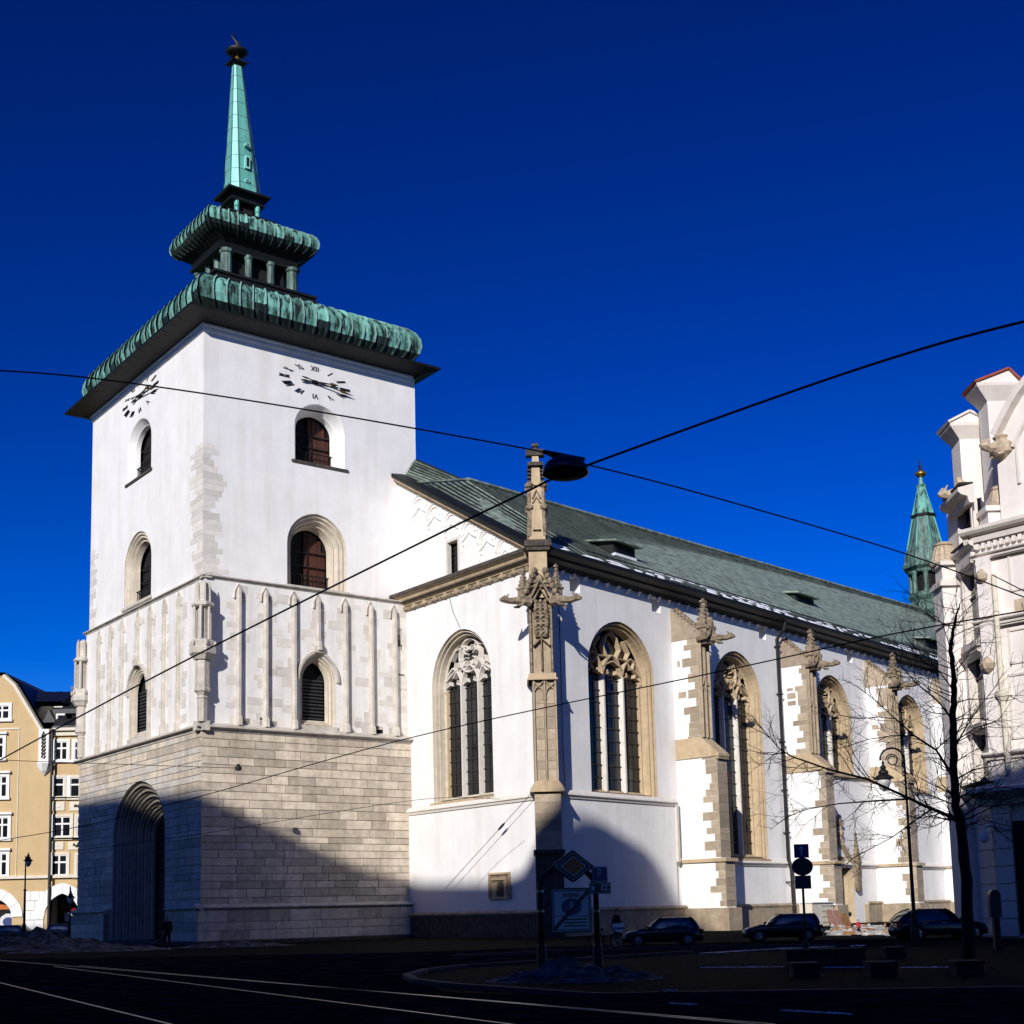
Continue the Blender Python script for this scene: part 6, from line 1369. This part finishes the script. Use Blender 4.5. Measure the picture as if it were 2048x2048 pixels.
bare_tree('bare young street tree with long branches in front of the palace', base,
    [(1938, 1929, 0), (1932, 1760, 0), (1922, 1650, 0)]+J((1570, 1250, 0), (1562, 1080, 0), (1556, 860, 0), (1560, 680, 0), (1558, 560, 0), (1545, 400, 0), (1560, 290, .1), (1590, 180, .1)), [
    (J((1575, 1330, 0), (1500, 1290, -.3), (1400, 1250, -.6), (1330, 1215, -.9), (1100, 1110, -1.2), (900, 1060, -1.4), (700, 990, -1.5), (630, 945, -1.6), (545, 845, -1.7)), .075),
    (J((1550, 1090, 0), (1520, 1040, .2), (1465, 955, .4), (1350, 880, .6), (1250, 790, .8), (1140, 690, .9), (1075, 640, 1)), .06),
    (J((1330, 1215, -.9), (1150, 1225, -1.2), (950, 1240, -1.5), (780, 1270, -1.7), (690, 1305, -1.8)), .04),
    (J((1440, 1270, -.5), (1340, 1340, -.9), (1230, 1420, -1.1), (1060, 1510, -1.3)), .035),
    (J((1465, 955, .4), (1500, 920, .6), (1550, 880, .5)), .03),
    (J((1556, 800, 0), (1480, 700, -.4), (1360, 600, -.7), (1290, 520, -.9), (1270, 490, -1)), .04),
    (J((1560, 950, 0), (1620, 840, -.4), (1700, 720, -.7), (1780, 620, -.9)), .035),
    (J((1575, 1110, 0), (1660, 1060, .4), (1780, 1040, .7), (1900, 1010, 1)), .035),
    (J((1580, 1270, 0), (1680, 1190, -.5), (1790, 1150, -.8), (1890, 1160, -1)), .035),
    (J((1580, 1390, 0), (1640, 1350, -.3), (1740, 1310, -.5), (1780, 1370, -.6)), .03),
    (J((1558, 640, 0), (1500, 560, .3), (1420, 470, .5), (1340, 400, .6)), .03),
    (J((1552, 480, 0), (1530, 380, .2), (1500, 290, .3), (1470, 250, .3)), .025),
    (J((1350, 880, .6), (1230, 880, .8), (1100, 900, .9), (1010, 930, 1)), .03),
    (J((1250, 790, .8), (1150, 780, 1.0), (1060, 790, 1.0)), .022)], 35.0, 4)
# ------------------------------------------------------------------ people
def person(label, loc, rz, H, coat, legs, shoes, stride=.16, hat=None, child=False):
    t = thing('person', label, 'person', loc, rz, local=True); k = H/1.75
    def skin(name, mt, verts, edges, rad, parent=t, sub=1):
        me = bpy.data.meshes.new(name); me.from_pydata([Vector(v)*k for v in verts], edges, []); ob = bpy.data.objects.new(name, me); COL.objects.link(ob); ob.parent = parent
        me.materials.append(M[mt]); md = ob.modifiers.new('skin', 'SKIN'); md.use_smooth_shade = True
        for v, r_ in zip(me.skin_vertices[0].data, rad): v.radius = (r_[0]*k, r_[1]*k) if isinstance(r_, tuple) else (r_*k, r_*k)
        me.skin_vertices[0].data[0].use_root = True
        s = ob.modifiers.new('sub', 'SUBSURF'); s.levels = sub; s.render_levels = sub+1
        return ob
    st = stride
    V = [(0, 0, .93), (0, .01, 1.12), (0, .0, 1.36), (0, -.02, 1.49), (0, -.03, 1.56), (0, -.035, 1.66), (0, -.03, 1.73),
         (.17, 0, 1.41), (.21, .04, 1.14), (.2, -.05, .92), (.195, -.07, .84), (-.17, 0, 1.41), (-.21, -.03, 1.14), (-.2, -.1, .92), (-.195, -.12, .84),
         (.09, 0, .88), (.1, -st*.5, .5), (.1, -st*.6, .1), (.1, -st*.6-.12, .04), (-.09, 0, .88), (-.1, st*.3, .5), (-.1, st, .12), (-.1, st-.12, .05),
         (.21, -.09, .79), (.17, -.1, .80), (-.21, -.14, .79), (-.17, -.14, .80)]
    E_ = [(0, 1), (1, 2), (2, 3), (3, 4), (4, 5), (5, 6), (2, 7), (7, 8), (8, 9), (9, 10), (2, 11), (11, 12), (12, 13), (13, 14), (0, 15), (15, 16), (16, 17), (17, 18), (0, 19), (19, 20), (20, 21), (21, 22), (10, 23), (10, 24), (14, 25), (14, 26)]
    R_ = [(.15, .11), (.14, .1), (.16, .11), .055, .07, (.085, .1), (.06, .07), .06, .045, .035, (.03, .04), .06, .045, .035, (.03, .04), .085, .06, .04, .035, .085, .06, .04, .035, .015, .012, .015, .012]
    skin('body', 'skin', V, E_, R_)
    skin('coat', coat, [(0, .0, .8), (0, .01, 1.1), (0, 0, 1.38), (0, -.01, 1.47), (.18, 0, 1.4), (.225, .04, 1.13), (.21, -.05, .93), (-.18, 0, 1.4), (-.225, -.03, 1.13), (-.21, -.1, .93)], [(0, 1), (1, 2), (2, 3), (2, 4), (4, 5), (5, 6), (2, 7), (7, 8), (8, 9)], [(.21, .17), (.18, .14), (.19, .14), (.09, .09), .08, .065, .055, .08, .065, .055])
    skin('trousers', legs, [(0, 0, .9), (.09, 0, .84), (.1, -st*.5, .48), (.1, -st*.6, .12), (-.09, 0, .84), (-.1, st*.3, .48), (-.1, st, .14)], [(0, 1), (1, 2), (2, 3), (0, 4), (4, 5), (5, 6)], [(.16, .12), .1, .08, .065, .1, .08, .065])
    for s, y, z in ((1, -st*.6, .045), (-1, st, .055)): skin('shoe', shoes, [(s*.1, y+.05, z), (s*.1, y-.06, z), (s*.1, y-.17, z-.01)], [(0, 1), (1, 2)], [.05, .05, .035])
    skin('hair' if not hat else 'hat', 'hair' if not hat else hat, [(0, .0, 1.62), (0, -.01, 1.71), (0, -.015, 1.755)], [(0, 1), (1, 2)], [(.08, .085), (.1, .11), (.07, .08)])
    f = MB(); 
    for s in (-1, 1): f.lathe(Vector((s*.035, -.125, 1.655))*k, [(.001, -.01*k), (.012*k, 0), (.001, .01*k)], 6)
    f.build('eyes', 'hair', t)
    f = MB(); f.tube([Vector((0, -.115, 1.65))*k, Vector((0, -.15, 1.615))*k, Vector((0, -.12, 1.605))*k], [.01*k, .016*k, .012*k], 5)
    for s in (-1, 1): f.lathe(Vector((s*.092, -.03, 1.62))*k, [(.005, 0), (.02*k, .02*k), (.02*k, .045*k), (.005, .065*k)], 6)
    f.tube([Vector((-.025, -.122, 1.575))*k, Vector((.025, -.122, 1.575))*k], .007*k, 4); f.build('face', 'skin', t)
    return t
p = atdepth(334, 1890, 76.5); person('person in black clothes and white shoes walking before the tower portal', (p.x, p.y, 0), math.radians(25), 1.95, 'cloth_black', 'cloth_black', 'shoe_white', .2)
p = atdepth(1234, 1885, 59.5); person('person in dark coat and cap standing behind the black hatchback', (p.x, p.y, 0), math.radians(-60), 1.72, 'cloth_black', 'cloth_navy', 'cloth_black', .05, hat='cloth_black')
p = atdepth(1718, 1872, 71); person('small child in red jacket by the snowy rubble at the side portal', (p.x, p.y, 0), math.radians(20), .86, 'cloth_red', 'cloth_navy', 'cloth_red', .12)
# bicycle beside the person
p = atdepth(1214, 1885, 59); by = thing('bicycle', 'bicycle with pale blue basket bag beside the person in the cap', 'bicycle', (p.x, p.y, 0), math.radians(20), local=True)
for x in (-.5, .5):
    b = MB(); b.tube([(x+.33*math.cos(a), 0, .34+.33*math.sin(a)) for a in [2*math.pi*q/20 for q in range(21)]], .022, 6, cap=False); wh = b.build('wheel', 'rubber', by)
    b = MB()
    for q in range(8): a = q*math.pi/8; b.tube([(x-.32*math.cos(a), 0, .34-.32*math.sin(a)), (x+.32*math.cos(a), 0, .34+.32*math.sin(a))], .004, 3)
    b.build('spokes', 'alloy', wh)
b = MB()
for P_ in ([(-.5, 0, .34), (-.08, 0, .3), (.38, 0, .75), (-.2, 0, .72), (-.08, 0, .3)], [(-.5, 0, .34), (-.22, 0, .78)], [(.5, 0, .34), (.36, 0, .85)]): b.tube(P_, .02, 6)
b.build('frame', 'paint_black', by)
b = MB(); b.tube([(.36, 0, .85), (.36, -.25, .95), (.22, -.28, .95)], .016, 5); b.tube([(.36, 0, .85), (.36, .25, .95), (.22, .28, .95)], .016, 5); b.build('handlebar', 'alloy', by)
b = MB(); b.lathe((-.23, 0, .8), [(.02, 0), (.1, .04), (.08, .07), (.01, .08)], 8, 1.4, .8); b.build('saddle', 'rubber', by)
b = MB(); b.hexa([(.42, -.17, .7), (.72, -.17, .7), (.72, .17, .7), (.42, .17, .7), (.38, -.22, 1.05), (.8, -.22, 1.08), (.8, .22, 1.08), (.38, .22, 1.05)]); bg_ = b.build('basket_bag', 'snow', by)
b = MB(); b.hexa([(.41, -.2, .82), (.74, -.2, .82), (.74, .2, .82), (.41, .2, .82), (.4, -.21, .9), (.77, -.21, .9), (.77, .21, .9), (.4, .21, .9)]); b.build('blue_band', 'sign_blue', bg_)
# ------------------------------------------------------------------ things at the side portal: cabinet, boards, rubble
fN2 = fN
u0, u1, z0, z1 = rect(fN, c6, 785, 1780, 945, 1850); 
cb = thing('site_cabinet', 'pale gridded cabinet standing by the side portal', 'cabinet', fN.P(29, 0, 3.4))
cu0, cu1 = 27.0, 30.4; z1 = 1.8
b = MB(); b.box(fN, cu0, cu1, 0, z1, 2.9, 4.0); b.build('body', 'cream', cb); b = MB(); b.box(fN, cu0-.1, cu1+.1, z1, z1+.08, 2.8, 4.1); b.build('lid', 'white_trim', cb)
b = MB()
for k in range(6): b.box(fN, cu0+1.5+k*.26, cu0+1.53+k*.26, .2, z1-.1, 4.0, 4.04)
for k in range(4): b.box(fN, cu0+1.45, cu1-.1, .3+k*.42, .33+k*.42, 4.0, 4.05)
b.build('grille', 'render_grey', cb)
def lean(name, label, u, w, h, mt, o):
    b = MB(); b.hexa([fN.P(u, 0, o+.5), fN.P(u+w, 0, o+.5), fN.P(u+w, 0, o+.44), fN.P(u, 0, o+.44), fN.P(u, h, o+.06), fN.P(u+w, h, o+.06), fN.P(u+w, h, o), fN.P(u, h, o)]); tag(b.build(name, mt), label, 'board', 'boards leaning by the side portal')
lean('leaning_board', 'tall pinkish board leaning on the pale cabinet', 28.9, .9, 1.25, 'board_pink', 4.1); lean('leaning_board', 'second pinkish board, redder, leaning beside the first', 29.9, .9, 1.2, 'board_pink', 4.12); lean('leaning_board', 'short brown board leaning next to the portal', 31.0, 1.1, .95, 'board_brown', 4.15)
r = random.Random(8)
for mt_, n_, lab in (('old_snow', 120, 'pale snowy rubble heaped before the side portal between the cars'), ('board_brown', 60, 'brown broken stones mixed into the snowy rubble by the portal')):
    b = MB()
    for k in range(n_):
        x = r.uniform(1655, 1795); p = ground(x, r.uniform(1854, 1872)); w_, l, h_ = r.uniform(.15, .75), r.uniform(.15, .6), r.uniform(.06, .24); z = r.uniform(0, .1); a = r.uniform(-.6, .6)
        c_, s_ = math.cos(a)*w_/2, math.sin(a)*w_/2; q = [Vector((p.x+c_*i-s_*j*l/w_+r.uniform(-.05, .05), p.y+s_*i+c_*j*l/w_+r.uniform(-.05, .05), z)) for i, j in ((-1, -1), (1, -1), (1, 1), (-1, 1))]
        b.hexa(q+[v.lerp(p, .2)+Z*(h_*r.uniform(.6, 1.2)-v.z+z*.5+.02) for v in q])
    tag(b.build('rubble', mt_, stuff=True), lab, 'rubble')
# parking meter by the palace
p = atdepth(1992, 1850, 46); c = Vector((p.x, 46, 0)); fm = turned(c, Vector((1, 0, 0)), Vector((0, -1, 0)))
pm = thing('parking_meter', 'dark round-topped parking meter before the palace ground floor', 'parking meter', c); zt_ = atdepth(1992, 1779, 46).z
b = MB(); b.box(fm, -.1, .1, 0, zt_-.9, -.1, .1); b.build('stand', 'iron', pm); b = MB(); b.prism(fm, arch(0, .19, zt_-.95, zt_-.2, zt_, 8), -.12, .12); hd = b.build('head', 'paint_grey', pm); b = MB(); b.prism(fm, arch(0, .1, zt_-.75, zt_-.3, zt_-.12, 8), .12, .14); b.build('face_plate', 'sign_back', hd)
# ------------------------------------------------------------------ houses behind the square (outside the view) that throw the shade seen on church and street
tdir = Vector((math.sin(SUN_A), math.cos(SUN_A), 0)); pdir = Vector((math.cos(SUN_A), -math.sin(SUN_A), 0)); tanE = math.tan(SUN_E)
edge = []
def sh(p, z=None):
    q = Vector(p); edge.append((q.dot(pdir), q.z-q.dot(tdir)*-tanE if False else q.z+q.dot(tdir)*tanE))
pl_ = lambda fr, x, y: fr.P(*fr.uz(x, y))
sh(fH.P(hx(-300), 1.0)); sh(fH.P(hx(168), 1.0))
for x, y in ((160, 1600), (220, 1592), (390, 1582)): sh(pl_(f1L, x, y))
for x, y in ((405, 1588), (500, 1632), (620, 1688), (720, 1735), (815, 1757)): sh(pl_(f1R, x, y))
for x, y in ((850, 1770), (1000, 1770), (1050, 1748)): sh(pl_(fW, x, y))
for x, y in ((1130, 1655), (1165, 1640), (1200, 1650), (1300, 1712), (1335, 1760), (1362, 1815)): sh(pl_(fN, x, y))
for w_ in (-2.6, -1.6, -.5): sh(tdir*70.5+pdir*w_)
for w_, z_ in ((.3, 7.2), (3, 7.0), (6, 7.0), (9, 9.0), (40, 14)): sh(tdir*65.0+pdir*w_+Z*z_)
edge.sort()
D0 = -42.0                                                              # row of houses 42 m behind the camera, square to the sun
fE = turned(tdir*D0, pdir, tdir)
poly = []; last = None
for w_, q in edge:
    if last is not None and w_-last < .4: continue
    poly.append((w_, q-D0*tanE)); last = w_
print('occluder', [(round(a, 1), round(c, 1)) for a, c in poly])
sg = [poly[0][0]-.1]
hs_ = thing('town_house', 'row of tall grey town houses behind the photographer, throwing the shade over the square', 'house', tdir*D0)
b = MB(); b.prism(fE, [(poly[0][0]-40, 0), (poly[-1][0]+60, 0), (poly[-1][0]+60, poly[-1][1])]+list(reversed(poly))+[(poly[0][0]-40, poly[0][1])], -12, 0); b.build('wall', 'render_grey', hs_)
for i in range(6):
    for j in range(4):
        b = MB(); b.box(fE, poly[0][0]+6+i*12, poly[0][0]+7.6+i*12, 3+j*4.2, 5.4+j*4.2, -.1, .06); b.build('window', 'glass', hs_)
